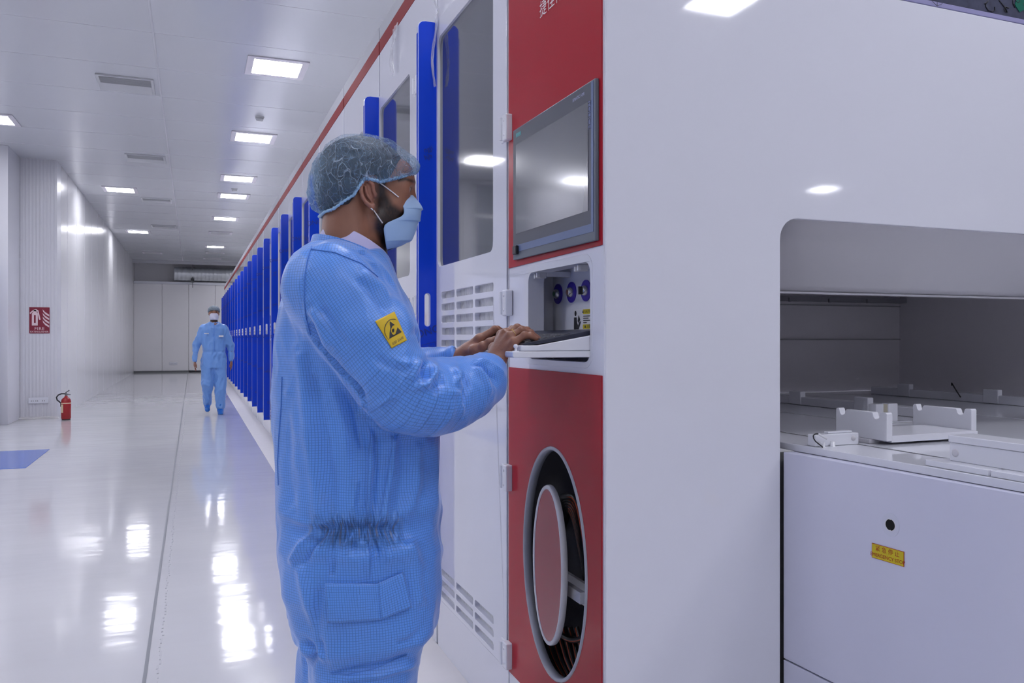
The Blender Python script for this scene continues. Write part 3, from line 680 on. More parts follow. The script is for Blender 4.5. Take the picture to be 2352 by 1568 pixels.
# emergency button hole and label on the slightly turned side
D = Vector((ex(0)-ex(1), 1, 0)).normalized()*-1   # towards the camera along the side: right direction when facing it
R_ = Vector((.050, -1, 0)).normalized(); N_ = R_.cross(Vector((0, 0, 1)))*-1
N_ = Vector((-1, -.05, 0)).normalized()
def sp(y, z, off): return Vector((ex(y)+.006, y, z))+N_*off
def sidef(y0, z0, off):
    o = sp(y0, z0, off); return lambda a, c, tt: tuple(o+R_*a+Vector((0, 0, c))-N_*tt)
b = MB(); b.prism(ell(0, 0, .0235, .0265, 36), sidef(1.374, .806, .0008), .0006, [ell(0, 0, .0135, .0135, 36)]); build(b, 'adhesive_ring', mat('faint_ring', (.64, .655, .79), .4), t)
hp = ell(0, 0, .0125, .0125, 32); hp[8] = (0, .011); hp[24] = (0, -.011)
b = MB(); b.prism(ell(0, 0, .0138, .0138, 32), sidef(1.374, .806, .0014), .0012, [hp]); build(b, 'hole_edge', M['paper'], t)
b = MB(); b.prism(hp, sidef(1.374, .806, .0010), .0008); build(b, 'button_hole', mat('hole_dark', (.004, .004, .004), .9), t)
lb = sidef(1.381, .7385, .0012)
b = MB(); b.prism([(-.043, -.0165), (.043, -.0165), (.043, .0165), (-.043, .0165)], lb, .0008); el = build(b, 'emergency_label', M['yelrim'], t)
b = MB(); b.prism([(-.042, -.0155), (.042, -.0155), (.042, .0155), (-.042, .0155)], sidef(1.381, .7385, .0016), .0005); build(b, 'label_face', M['yellow'], el)
lettering('紧 急 停 止', .0135, sp(1.381, .7450, .0018), R_, (0, 0, 1), M['yelrim'], el, thick=.0003)
lettering('EMERGENCY STOP', .0118, sp(1.381, .7305, .0018), R_, (0, 0, 1), M['yelrim'], el, thick=.0003, space=.92)

# cradle
def cradle_plate(x, y0, y1, z0, z1):
    w_ = y1-y0; z = z1; P = [(y0, z0), (y1, z0), (y1, z1-.004), (y1-.004, z1)]
    def notch(c, rr, s):
        out = []
        for k in range(7):
            th = math.pi*(k/6); out.append((c+s*rr*math.cos(th), z1-.008-rr*math.sin(th)*1.0))
        return out
    P += [(y1-.011, z1)]+[(y1-.013, z1-.004)]+notch(y1-.024, .010, 1)+[(y1-.036, z1-.004), (y1-.039, z1-.002)]
    P += [(y0+.050, z1-.002), (y0+.047, z1-.004)]+notch(y0+.034, .011, 1)+[(y0+.021, z1-.002), (y0+.017, z1), (y0+.003, z1), (y0, z1-.003)]
    b = MB(); b.prism(P, lambda a, c, tt: (x+tt, a, c), .020); return b
t = thing('cassette_cradle', 'white plastic cradle with two notched end plates on the loading table', 'cradle', (1.82, 1.7, TZ))
p1 = cradle_plate(1.655, 1.592, 1.769, .955, 1.028); build(p1, 'end_plate', M['white2'], t, bevel=.0015)
p1 = cradle_plate(1.985, 1.617, 1.812, .960, 1.0255); build(p1, 'end_plate', M['white2'], t, bevel=.0015)
b = MB().box(1.676, 1.984, 1.596, 1.77, .950, .968); build(b, 'base_bar', M['white2'], t, bevel=.0015)
b = MB().box(1.645, 1.70, 1.64, 1.74, TZ+.0005, .9549).box(1.9, 1.99, 1.66, 1.76, TZ+.0005, .9499); build(b, 'foot_block', M['hoodin'], t, bevel=.001)
# sensor block
t = thing('sensor_block', 'small white sensor block with black wire loop at the table edge', 'sensor', (1.54, 1.64, TZ))
b = MB().box(1.468, 1.610, 1.640, 1.668, TZ+.0005, .974).box(1.52, 1.60, 1.652, 1.668, .974, .979); build(b, 'block', M['white2'], t, bevel=.002)
b = MB()
for x in (1.482, 1.515): b.lathe([(0, .012), (.006, .012), (.006, .0), (.008, 0), (.008, -.001)], (x, 1.630, TZ+.001), 'z', 16)
build(b, 'peg', M['white2'], t)
b = MB(); b.lathe([(0, 0), (.007, 0), (.0075, .001)], (1.592, 1.639, .961), 'y', 18); build(b, 'screw', M['hoodin'], t)
pts = [at(u, v, 1.625) for u, v in ((1894, 1037), (1892, 1030), (1887, 1024), (1880, 1019), (1873, 1013), (1869, 1007), (1868, 1001), (1870, 997.5), (1874, 996), (1880, 996))]
b = MB(); b.tube(pts, .0016, 8); build(b, 'wire', M['black'], t)
b = MB(); b.tube([at(1879, 996, 1.625), at(1899, 1007, 1.62)], .0028, 8); build(b, 'wire_tag', M['paper'], t)
# roller housing at the right edge
t = thing('roller_housing', 'long white lidded box on a base plate along the near table edge', 'machine cover', (1.6, 1.0, TZ))
b = MB().box(1.476, 1.60, 1.165, 1.315, TZ+.0005, .957).box(1.476, 1.60, .45, 1.160, TZ+.0005, .957); build(b, 'base_plate', M['white2'], t, bevel=.0015)
b = MB().box(1.514, 1.585, .45, 1.286, .957, .996); hb = build(b, 'cover_body', M['tside2'] if 'tside2' in M else M['white2'], t, bevel=.002)
b = MB().box(1.512, 1.587, .45, 1.288, .9965, 1.012); build(b, 'cover_lid', M['white2'], t, bevel=.002)
b = MB(); b.lathe([(0, -.0012), (.0055, -.0012), (.0085, -.0004), (.0085, .0)], (1.514, 1.272, .975), 'x', 24); build(b, 'screw_hole', M['hoodin'], t)
b = MB().box(1.53, 1.56, 1.10, 1.125, 1.012, 1.016); build(b, 'lid_knob', M['paper'], t, bevel=.002)
# rails and blocks deeper in the chamber
def guide(x, ya, yb, lab, blocks, wires=(), h=.05):
    t = thing('guide_rail', lab, 'guide rail', (x, (ya+yb)/2, TZ))
    b = MB().box(x-.03, x+.03, ya, yb, TZ+.0005, TZ+h*.6); build(b, 'rail', M['white2'], t, bevel=.003)
    for yy in blocks:
        b = MB().box(x-.034, x-.006, yy-.035, yy+.035, TZ+.001, TZ+h); build(b, 'block', M['white2'], t, bevel=.004)
    for yy in wires:
        p = [(x-.035-.018*math.sin(k*.42), yy-.03+.006*k, TZ+h*.3+h*1.0*math.sin(k*.27)) for k in range(9)]
        b = MB(); b.tube(p, .003, 6); build(b, 'wire', M['black'], t)
guide(2.36, 2.0, 3.2, 'long white guide rail with small blocks at the left inside the chamber', (2.72, 2.36), h=.055)
guide(3.15, 1.45, 3.1, 'farther white guide rail with black wires at the right inside the chamber', (2.9, 2.45, 2.02, 1.72), (2.62, 2.1), h=.06)
for (x, y, lab) in ((2.10, 2.02, 'upright white block pair behind the left cradle plate'),):
    t = thing('stop_block', lab, 'block', (x, y, TZ))
    b = MB().box(x-.045, x-.012, y, y+.03, TZ+.004, TZ+.062).box(x+.008, x+.048, y, y+.03, TZ+.004, TZ+.062); build(b, 'upright_block', M['white2'], t, bevel=.002)
    b = MB().box(x-.014, x+.01, y+.004, y+.026, TZ+.004, TZ+.06); build(b, 'spacer', mat('cream_spacer', (.5, .47, .38), .5), t)
    b = MB().box(x-.05, x+.10, y-.01, y+.06, TZ+.0005, TZ+.004); build(b, 'foot_plate', M['white2'], t)
# ------------------------------------------------------------------ people: distance-field modelling
class Grid:
    def __init__(s, lo, hi, h):
        s.lo = np.array(lo, float); s.h = h
        s.n = [int(math.ceil((hi[i]-lo[i])/h))+1 for i in range(3)]
        s.ax = [(s.lo[i]+np.arange(s.n[i])*h).astype(np.float32) for i in range(3)]
        s.f = np.full(s.n, 9.0, np.float32)
    def sl(s, lo, hi, m):
        out = []
        for i in range(3):
            a = max(0, int((min(lo[i], hi[i])-m-s.lo[i])/s.h)); b = min(s.n[i], int((max(lo[i], hi[i])+m-s.lo[i])/s.h)+2); out.append(slice(a, max(a, b)))
        return tuple(out)
    def xyz(s, q): return s.ax[0][q[0]][:, None, None], s.ax[1][q[1]][None, :, None], s.ax[2][q[2]][None, None, :]
    def comb(s, q, d, k, op='u'):
        f = s.f[q]
        if f.size == 0: return
        if op == 'u':
            if k > 0:
                hh = np.maximum(k-np.abs(f-d), 0)/k; s.f[q] = np.minimum(f, d)-hh*hh*k*.25
            else: s.f[q] = np.minimum(f, d)
        else:
            d = -d
            if k > 0:
                hh = np.maximum(k-np.abs(f-d), 0)/k; s.f[q] = np.maximum(f, d)+hh*hh*k*.25
            else: s.f[q] = np.maximum(f, d)
    def seg(s, a, b, ra, rb, k=.01, op='u', sq=(1, 1, 1)):
        a = np.array(a, float); b = np.array(b, float); m = max(ra, rb)/min(sq)+k+s.h*3
        q = s.sl(np.minimum(a, b), np.maximum(a, b), m); X, Y, Z = s.xyz(q)
        A = a*sq; B = b*sq; ab = B-A; L = max(float(ab@ab), 1e-12)
        px, py, pz = X*sq[0]-A[0], Y*sq[1]-A[1], Z*sq[2]-A[2]
        t = np.clip((px*ab[0]+py*ab[1]+pz*ab[2])/L, 0, 1)
        d = np.sqrt((px-t*ab[0])**2+(py-t*ab[1])**2+(pz-t*ab[2])**2)-(ra+(rb-ra)*t)
        s.comb(q, d.astype(np.float32), k, op)
    def ell(s, c, r, k=.01, op='u', rot=None):
        c = np.array(c, float); r = np.array(r, float); m = r.max()+k+s.h*3
        q = s.sl(c, c, m); X, Y, Z = s.xyz(q); X, Y, Z = X-c[0], Y-c[1], Z-c[2]
        if rot is not None:
            R = np.array(rot.transposed()); X, Y, Z = (R[0, 0]*X+R[0, 1]*Y+R[0, 2]*Z, R[1, 0]*X+R[1, 1]*Y+R[1, 2]*Z, R[2, 0]*X+R[2, 1]*Y+R[2, 2]*Z)
        k0 = np.sqrt((X/r[0])**2+(Y/r[1])**2+(Z/r[2])**2); k1 = np.sqrt((X/r[0]**2)**2+(Y/r[1]**2)**2+(Z/r[2]**2)**2)
        s.comb(q, (k0*(k0-1)/np.maximum(k1, 1e-6)).astype(np.float32), k, op)
    def mesh(s):
        f = s.f; nx, ny, nz = f.shape; g = f < 0
        c = np.zeros((nx-1, ny-1, nz-1), np.int8)
        for i in (0, 1):
            for j in (0, 1):
                for k in (0, 1): c += g[i:nx-1+i, j:ny-1+j, k:nz-1+k]
        I, J, K = np.nonzero((c > 0) & (c < 8))
        idx = np.full(c.shape, -1, np.int32); idx[I, J, K] = np.arange(len(I))
        corner = [(i, j, k) for i in (0, 1) for j in (0, 1) for k in (0, 1)]
        val = {q: f[I+q[0], J+q[1], K+q[2]].astype(float) for q in corner}
        acc = np.zeros((len(I), 3)); cnt = np.zeros(len(I))
        for a in corner:
            for ax in range(3):
                if a[ax] == 0:
                    b_ = list(a); b_[ax] = 1; b_ = tuple(b_); va, vb = val[a], val[b_]; mk = (va < 0) != (vb < 0)
                    t = np.where(mk, va/np.where(mk, va-vb, 1), 0)
                    for d in range(3): acc[:, d] += np.where(mk, a[d]+(t if d == ax else 0), 0)
                    cnt += mk
        V = s.lo+(np.stack([I, J, K], 1)+acc/cnt[:, None])*s.h
        Fs = []
        for ax in range(3):
            o1, o2 = [(1, 2), (2, 0), (0, 1)][ax]
            a = [slice(1, -1)]*3; a[ax] = slice(0, -1); b_ = list(a); b_[ax] = slice(1, None)
            ga = g[tuple(a)]; gb = g[tuple(b_)]; E = np.argwhere(ga != gb)
            off = np.array([1, 1, 1]); off[ax] = 0; E = E+off
            def cell(d1, d2):
                q = E.copy(); q[:, o1] += d1; q[:, o2] += d2; return idx[q[:, 0], q[:, 1], q[:, 2]]
            Q = np.stack([cell(-1, -1), cell(0, -1), cell(0, 0), cell(-1, 0)], 1)
            ins = g[E[:, 0], E[:, 1], E[:, 2]]
            Q[~ins] = Q[~ins][:, ::-1]; Fs.append(Q)
        Fq = np.concatenate(Fs); Fq = Fq[(Fq >= 0).all(1)]
        return V, Fq
def normals(V, Q):
    a, b_, c, d = V[Q[:, 0]], V[Q[:, 1]], V[Q[:, 2]], V[Q[:, 3]]; n = np.cross(c-a, d-b_); N = np.zeros_like(V)
    for k in range(4):
        for ax in range(3): N[:, ax] += np.bincount(Q[:, k], n[:, ax], len(V))
    return N/np.maximum(np.linalg.norm(N, axis=1, keepdims=True), 1e-12)
def smooth(V, Q, it=1, w=.5):
    E = np.concatenate([Q[:, [i, (i+1) % 4]] for i in range(4)])
    deg = np.bincount(E[:, 0], minlength=len(V))+np.bincount(E[:, 1], minlength=len(V))
    for _ in range(it):
        S_ = np.stack([np.bincount(E[:, 0], V[E[:, 1], ax], len(V))+np.bincount(E[:, 1], V[E[:, 0], ax], len(V)) for ax in range(3)], 1)
        V = V*(1-w)+w*S_/np.maximum(deg, 1)[:, None]
    return V
def qmesh(name, V, Q, m, parent=None, world0=None):
    o0 = np.zeros(3) if world0 is None else np.array(world0, float)
    q = parent
    while q is not None: o0 = o0+np.array(q.location); q = q.parent
    W = (V-o0).astype(np.float32)
    me = bpy.data.meshes.new(name); me.vertices.add(len(W)); me.vertices.foreach_set('co', W.ravel())
    k = Q.shape[1]; me.loops.add(Q.size); me.loops.foreach_set('vertex_index', Q.astype(np.int32).ravel())
    me.polygons.add(len(Q)); me.polygons.foreach_set('loop_start', np.arange(len(Q), dtype=np.int32)*k)
    me.update(calc_edges=True); me.polygons.foreach_set('use_smooth', [True]*len(Q)); me.materials.append(m); me.validate()
    o = bpy.data.objects.new(name, me); COL.objects.link(o)
    if world0 is not None: o.location = world0
    if parent: o.parent = parent
    return o
def attr(o, name, vals):
    a = o.data.attributes.new(name, 'FLOAT', 'POINT'); a.data.foreach_set('value', np.asarray(vals, np.float32))
def uvs(o, Q, U):   # U: per face-corner (n,4,2)
    l = o.data.uv_layers.new(name='UVMap'); l.data.foreach_set('uv', U.reshape(-1).astype(np.float32))
def nz(P, s, seed=0):
    return np.array([noise.noise((p[0]*s[0]+seed, p[1]*s[1]-seed, p[2]*s[2]+seed*.7)) for p in P])
def sstep(a, b_, x): t = np.clip((x-a)/(b_-a), 0, 1); return t*t*(3-2*t)
def pdist(u, v, poly, closed=False):
    d = np.full(len(u), 1e9); n = len(poly)
    for i in range(n if closed else n-1):
        ax, ay = poly[i][:2]; bx, by = poly[(i+1) % n][:2]; L = (bx-ax)**2+(by-ay)**2+1e-9
        t = np.clip(((u-ax)*(bx-ax)+(v-ay)*(by-ay))/L, 0, 1); d = np.minimum(d, np.hypot(u-ax-t*(bx-ax), v-ay-t*(by-ay)))
    return d
def inpoly(u, v, poly):
    r = np.zeros(len(u), bool); n = len(poly); j = n-1
    for i in range(n):
        xi, yi = poly[i]; xj, yj = poly[j]
        with np.errstate(divide='ignore', invalid='ignore'):
            c = ((yi > v) != (yj > v)) & (u < (xj-xi)*(v-yi)/(yj-yi+1e-12)+xi)
        r ^= c; j = i
    return r
# materials
def cloth(name, base, line, pitch, rough=.36, lw=.16, strength=1.0):
    m = bpy.data.materials.new(name); m.use_nodes = True; nt = m.node_tree; b = nt.nodes['Principled BSDF']
    uv = nt.nodes.new('ShaderNodeUVMap'); sp_ = nt.nodes.new('ShaderNodeSeparateXYZ'); nt.links.new(uv.outputs[0], sp_.inputs[0])
    def mth(op, a, b_=None):
        n = nt.nodes.new('ShaderNodeMath'); n.operation = op
        for i, q in enumerate((a, b_)):
            if q is None: continue
            if isinstance(q, (int, float)): n.inputs[i].default_value = q
            else: nt.links.new(q, n.inputs[i])
        return n.outputs[0]
    ls = []
    for k in (0, 1):
        fr = mth('FRACT', mth('MULTIPLY', sp_.outputs[k], 1/pitch)); d = mth('ABSOLUTE', mth('SUBTRACT', fr, .5))
        n = nt.nodes.new('ShaderNodeMapRange'); n.inputs[1].default_value = lw; n.inputs[2].default_value = lw*.45; nt.links.new(d, n.inputs[0]); ls.append(n.outputs[0])
    g = mth('MAXIMUM', ls[0], ls[1])
    tc = nt.nodes.new('ShaderNodeTexCoord'); nn = nt.nodes.new('ShaderNodeTexNoise'); nn.inputs['Scale'].default_value = 5; nt.links.new(tc.outputs['Object'], nn.inputs['Vector'])
    v = nt.nodes.new('ShaderNodeMix'); v.data_type = 'RGBA'; v.inputs[6].default_value = (*[c*.94 for c in base], 1); v.inputs[7].default_value = (*[min(1, c*1.06) for c in base], 1); nt.links.new(nn.outputs['Fac'], v.inputs[0])
    mx = nt.nodes.new('ShaderNodeMix'); mx.data_type = 'RGBA'; nt.links.new(v.outputs[2], mx.inputs[6]); mx.inputs[7].default_value = (*line, 1)
    nt.links.new(mth('MULTIPLY', g, .52*strength), mx.inputs[0]); nt.links.new(mx.outputs[2], b.inputs['Base Color'])
    b.inputs['Roughness'].default_value = rough; b.inputs['Sheen Weight'].default_value = .7; b.inputs['Sheen Roughness'].default_value = .4; b.inputs['Sheen Tint'].default_value = (.6, .7, 1, 1)
    # fine puckering and crumple
    n3 = nt.nodes.new('ShaderNodeTexNoise'); n3.inputs['Scale'].default_value = 22; n3.inputs['Detail'].default_value = 3; nt.links.new(tc.outputs['Object'], n3.inputs['Vector'])
    b1 = nt.nodes.new('ShaderNodeBump'); b1.inputs['Strength'].default_value = .35; b1.inputs['Distance'].default_value = .006; nt.links.new(n3.outputs['Fac'], b1.inputs['Height'])
    b2 = nt.nodes.new('ShaderNodeBump'); b2.inputs['Strength'].default_value = .25; b2.inputs['Distance'].default_value = .0006; nt.links.new(g, b2.inputs['Height']); nt.links.new(b1.outputs[0], b2.inputs['Normal'])
    # ruffles where the 'ruffle' attribute is set
    at_ = nt.nodes.new('ShaderNodeAttribute'); at_.attribute_name = 'ruffle'
    mp = nt.nodes.new('ShaderNodeMapping'); mp.inputs['Scale'].default_value = (95, 22, 1); nt.links.new(uv.outputs[0], mp.inputs['Vector'])
    n4 = nt.nodes.new('ShaderNodeTexNoise'); n4.inputs['Scale'].default_value = 1; n4.inputs['Detail'].default_value = 1; nt.links.new(mp.outputs[0], n4.inputs['Vector'])
    b3 = nt.nodes.new('ShaderNodeBump'); b3.inputs['Distance'].default_value = .05; nt.links.new(mth('MULTIPLY', n4.outputs['Fac'], at_.outputs['Fac']), b3.inputs['Height']); nt.links.new(b2.outputs[0], b3.inputs['Normal'])
    nt.links.new(b3.outputs[0], b.inputs['Normal'])
    return m
M['cloth'] = cloth('blue_grid_coverall', (.118, .325, .87), (.014, .07, .33), .0056, lw=.13)
M['clothfar'] = cloth('blue_coverall_cloth', (.155, .33, .72), (.08, .25, .6), .02, strength=.1)
def skinmat():
    m = bpy.data.materials.new('brown_skin'); m.use_nodes = True; nt = m.node_tree; b = nt.nodes['Principled BSDF']
    def A(n): a = nt.nodes.new('ShaderNodeAttribute'); a.attribute_name = n; return a.outputs['Fac']
    tc = nt.nodes.new('ShaderNodeTexCoord'); n = nt.nodes.new('ShaderNodeTexNoise'); n.inputs['Scale'].default_value = 26; n.inputs['Detail'].default_value = 5; nt.links.new(tc.outputs['Object'], n.inputs['Vector'])
    def mix(f, a, c):
        x = nt.nodes.new('ShaderNodeMix'); x.data_type = 'RGBA'
        for i, q in ((6, a), (7, c)):
            if isinstance(q, tuple): x.inputs[i].default_value = (*q, 1)
            else: nt.links.new(q, x.inputs[i])
        nt.links.new(f, x.inputs[0]); return x.outputs[2]
    col = mix(n.outputs['Fac'], (.235, .098, .058), (.33, .150, .095))
    col = mix(A('red'), col, (.40, .17, .13))
    nb = nt.nodes.new('ShaderNodeTexNoise'); nb.inputs['Scale'].default_value = 260; nb.inputs['Detail'].default_value = 2
    mp = nt.nodes.new('ShaderNodeMapping'); mp.inputs['Scale'].default_value = (1, 1, .35); nt.links.new(tc.outputs['Object'], mp.inputs[0]); nt.links.new(mp.outputs[0], nb.inputs['Vector'])
    mr = nt.nodes.new('ShaderNodeMapRange'); mr.inputs[1].default_value = .3; mr.inputs[2].default_value = .62; mr.inputs[3].default_value = .9; mr.inputs[4].default_value = 1.0; nt.links.new(nb.outputs['Fac'], mr.inputs[0])
    mu = nt.nodes.new('ShaderNodeMath'); mu.operation = 'MULTIPLY'; nt.links.new(A('beard'), mu.inputs[0]); nt.links.new(mr.outputs[0], mu.inputs[1])
    col = mix(mu.outputs[0], col, (.010, .007, .008))
    nt.links.new(col, b.inputs['Base Color']); b.inputs['Roughness'].default_value = .42
    b.inputs['Subsurface Weight'].default_value = .08; b.inputs['Subsurface Radius'].default_value = (.012, .004, .002); b.inputs['Subsurface Scale'].default_value = .5
    n2 = nt.nodes.new('ShaderNodeTexNoise'); n2.inputs['Scale'].default_value = 180; n2.inputs['Detail'].default_value = 4; nt.links.new(tc.outputs['Object'], n2.inputs['Vector'])
    n5 = nt.nodes.new('ShaderNodeTexVoronoi'); n5.inputs['Scale'].default_value = 150; nt.links.new(tc.outputs['Object'], n5.inputs['Vector'])
    bp = nt.nodes.new('ShaderNodeBump'); bp.inputs['Strength'].default_value = .35; bp.inputs['Distance'].default_value = .0012; nt.links.new(n2.outputs['Fac'], bp.inputs['Height'])
    bp2 = nt.nodes.new('ShaderNodeBump'); bp2.inputs['Strength'].default_value = .2; bp2.inputs['Distance'].default_value = .001; nt.links.new(n5.outputs['Distance'], bp2.inputs['Height']); nt.links.new(bp.outputs[0], bp2.inputs['Normal'])
    nt.links.new(bp2.outputs[0], b.inputs['Normal']); return m
M['skin'] = skinmat()
M['hair'] = mat('black_hair', (.012, .010, .012), .5, bump=((140, 140, 60), .8, .004))
M['eyewhite'] = mat('eye_white', (.32, .26, .25), .2); M['iris'] = mat('dark_iris', (.02, .01, .008), .1)
M['nail'] = mat('finger_nail', (.42, .22, .19), .25)
M['gold'] = mat('gold_ring', (.75, .5, .2), .2, metal=1)
M['shirt'] = mat('pale_lilac_shirt_collar', (.58, .55, .82), .6)
M['cord'] = mat('white_ear_loop', (.85, .82, .85), .6)
def netmat():
    m = bpy.data.materials.new('sheer_blue_net'); m.use_nodes = True; nt = m.node_tree; b = nt.nodes['Principled BSDF']; out = nt.nodes['Material Output']
    tc = nt.nodes.new('ShaderNodeTexCoord')
    # crinkle lines: cell borders of a distorted pattern, two sizes
    def lines(scale, sc, width, seed):
        dn = nt.nodes.new('ShaderNodeTexNoise'); dn.inputs['Scale'].default_value = 16; dn.inputs['Detail'].default_value = 2; nt.links.new(tc.outputs['Object'], dn.inputs['Vector'])
        ad = nt.nodes.new('ShaderNodeVectorMath'); ad.operation = 'MULTIPLY_ADD'; ad.inputs[1].default_value = (.06, .06, .06); nt.links.new(dn.outputs['Color'], ad.inputs[0]); nt.links.new(tc.outputs['Object'], ad.inputs[2])
        mp = nt.nodes.new('ShaderNodeMapping'); mp.inputs['Scale'].default_value = sc; mp.inputs['Rotation'].default_value = (0, .5, seed); nt.links.new(ad.outputs[0], mp.inputs[0])
        vo = nt.nodes.new('ShaderNodeTexVoronoi'); vo.feature = 'DISTANCE_TO_EDGE'; vo.inputs['Scale'].default_value = scale; nt.links.new(mp.outputs[0], vo.inputs['Vector'])
        m2 = nt.nodes.new('ShaderNodeMapRange'); m2.inputs[1].default_value = width; m2.inputs[2].default_value = 0; nt.links.new(vo.outputs['Distance'], m2.inputs[0]); return m2.outputs[0]
    l1 = lines(46, (1, 1, .33), .045, 0); l2 = lines(120, (1, 1, .40), .10, .7)
    mm = nt.nodes.new('ShaderNodeMath'); mm.operation = 'MULTIPLY'; mm.inputs[1].default_value = .42; nt.links.new(l2, mm.inputs[0])
    mr = nt.nodes.new('ShaderNodeMath'); mr.operation = 'MAXIMUM'; nt.links.new(l1, mr.inputs[0]); nt.links.new(mm.outputs[0], mr.inputs[1]); nr = mr
    fine = nt.nodes.new('ShaderNodeTexNoise'); fine.inputs['Scale'].default_value = 330; nt.links.new(tc.outputs['Object'], fine.inputs['Vector'])
    at_ = nt.nodes.new('ShaderNodeAttribute'); at_.attribute_name = 'dense'
    def mth(op, a, b_):
        n = nt.nodes.new('ShaderNodeMath'); n.operation = op; n.use_clamp = op == 'ADD'
        for i, q in enumerate((a, b_)):
            if isinstance(q, (int, float)): n.inputs[i].default_value = q
            else: nt.links.new(q, n.inputs[i])
        return n.outputs[0]
    op = mth('ADD', mth('ADD', mth('MULTIPLY', mr.outputs[0], .55), mth('MULTIPLY', fine.outputs['Fac'], .40)), mth('MULTIPLY', at_.outputs['Fac'], .6))
    cm = nt.nodes.new('ShaderNodeMix'); cm.data_type = 'RGBA'; cm.inputs[6].default_value = (.22, .42, .68, 1); cm.inputs[7].default_value = (.66, .78, .95, 1); nt.links.new(mr.outputs[0], cm.inputs[0])
    nt.links.new(cm.outputs[2], b.inputs['Base Color']); nt.links.new(op, b.inputs['Alpha']); b.inputs['Roughness'].default_value = .6
    bp = nt.nodes.new('ShaderNodeBump'); bp.inputs['Strength'].default_value = .8; bp.inputs['Distance'].default_value = .006; nt.links.new(nr.outputs[0], bp.inputs['Height']); nt.links.new(bp.outputs[0], b.inputs['Normal'])
    return m
M['net'] = netmat()
M['netband'] = mat('pale_blue_elastic_band', (.33, .55, .80), .6, bump=((170, 170, 40), 1.0, .004))
M['mask'] = mat('light_blue_face_mask', (.36, .53, .80), .65, bump=((50, 50, 90), .45, .0015))
M['maskin'] = M['mask']

# ================================================================== the operator
YC = 1.95                         # his middle plane
ppl = 'man in a blue grid coverall, hair net and face mask typing at the cabinet keyboard'
def P2(u, v, Y=YC): return np.array(at(u, v, Y))
# ---------- coverall
G = Grid((.10, 1.62, -.0), (.80, 2.30, 1.50), .0046)
T = [(578, 716, 866, .100), (588, 703, 872, .140), (600, 690, 882, .165), (625, 675, 889, .182), (650, 663, 897, .193), (700, 645, 922, .202), (750, 636, 944, .200), (800, 632, 953, .196), (850, 632, 963, .194),
     (900, 632, 978, .192), (950, 632, 990, .19), (990, 633, 997, .19), (1040, 634, 997, .188), (1100, 635, 992, .186), (1142, 637, 995, .184), (1200, 641, 998, .180), (1265, 645, 999, .19), (1317, 657, 995, .20), (1370, 672, 989, .20), (1400, 680, 985, .20)]
zs = []; xc = []; aa = []; bb = []
for v, ul, ur, bh in T:
    p, q = P2(ul, v), P2(ur, v); zs.append((p[2]+q[2])/2); xc.append((p[0]+q[0])/2); aa.append((q[0]-p[0])/2); bb.append(bh)
zs, xc, aa, bb = [np.array(q) for q in (zs, xc, aa, bb)]; o_ = np.argsort(zs); zs, xc, aa, bb = zs[o_], xc[o_], aa[o_], bb[o_]
zt = G.ax[2]; XC = np.interp(zt, zs, xc); AA = np.interp(zt, zs, aa); BB = np.interp(zt, zs, bb)
ker = np.ones(9)/9
XC, AA, BB = [np.convolve(np.pad(q, 4, 'edge'), ker, 'valid').astype(np.float32) for q in (XC, AA, BB)]
X, Y, Z = G.ax[0][:, None, None], G.ax[1][None, :, None], zt[None, None, :]
rr = (np.abs((X-XC)/AA)**2.25+np.abs((Y-YC)/BB)**2.25)**(1/2.25)
d = (rr-1)*np.minimum(AA, BB)
d = np.maximum(d, np.maximum((zs[0]+.0-Z)*.7, Z-zs[-1])*1.0).astype(np.float32); G.f = np.minimum(G.f, d)
# seat and legs
def legseg(rows, yy, bh, k=.07):
    z_ = []; c_ = []; a_ = []
    for v, ul, ur in rows:
        p, q = P2(ul, v, yy), P2(ur, v, yy); z_.append(p[2]); c_.append((p[0]+q[0])/2); a_.append((q[0]-p[0])/2)
    z_, c_, a_ = [np.array(q)[::-1] for q in (z_, c_, a_)]
    C_, A_ = [np.interp(zt, z_, q).astype(np.float32) for q in (c_, a_)]
    r2 = (np.abs((X-C_)/A_)**2.1+np.abs((Y-yy)/bh)**2.1)**(1/2.1); dd = (r2-1)*np.minimum(A_, bh)
    dd = np.maximum(dd, np.maximum(.05-Z, Z-z_[-1])).astype(np.float32)
    G.comb((slice(None),)*3, dd, k)
legseg([(1270, 720, 940), (1330, 690, 975), (1366, 676, 986), (1400, 686, 983), (1450, 698, 975), (1500, 706, 962), (1568, 712, 948), (1700, 722, 930), (1880, 730, 900), (2050, 740, 890)], 1.862, .112)
legseg([(1270, 720, 900), (1330, 690, 935), (1400, 690, 940), (1450, 694, 930), (1500, 684, 920), (1568, 681, 905), (1700, 690, 890), (1880, 705, 880), (2000, 715, 870)], 2.045, .105)
# near arm
def A3(u, v, Y): return P2(u, v, Y)
near = [((757, 655), 1.800, .088), ((800, 715), 1.772, .086), ((843, 775), 1.745, .083), ((885, 850), 1.728, .079), ((925, 902), 1.728, .077), ((975, 912), 1.745, .076), ((1025, 905), 1.772, .071), ((1072, 893), 1.800, .064), ((1108, 872), 1.825, .054), ((1126, 852), 1.842, .042)]
NP = [A3(p[0], p[1], y) for p, y, r in near]; NR = [r for _, _, r in near]
G.seg(A3(766, 652, 1.86), NP[0], .072, .086, .045)
for i in range(len(NP)-1): G.seg(NP[i], NP[i+1], NR[i], NR[i+1], .028 if i else .05)
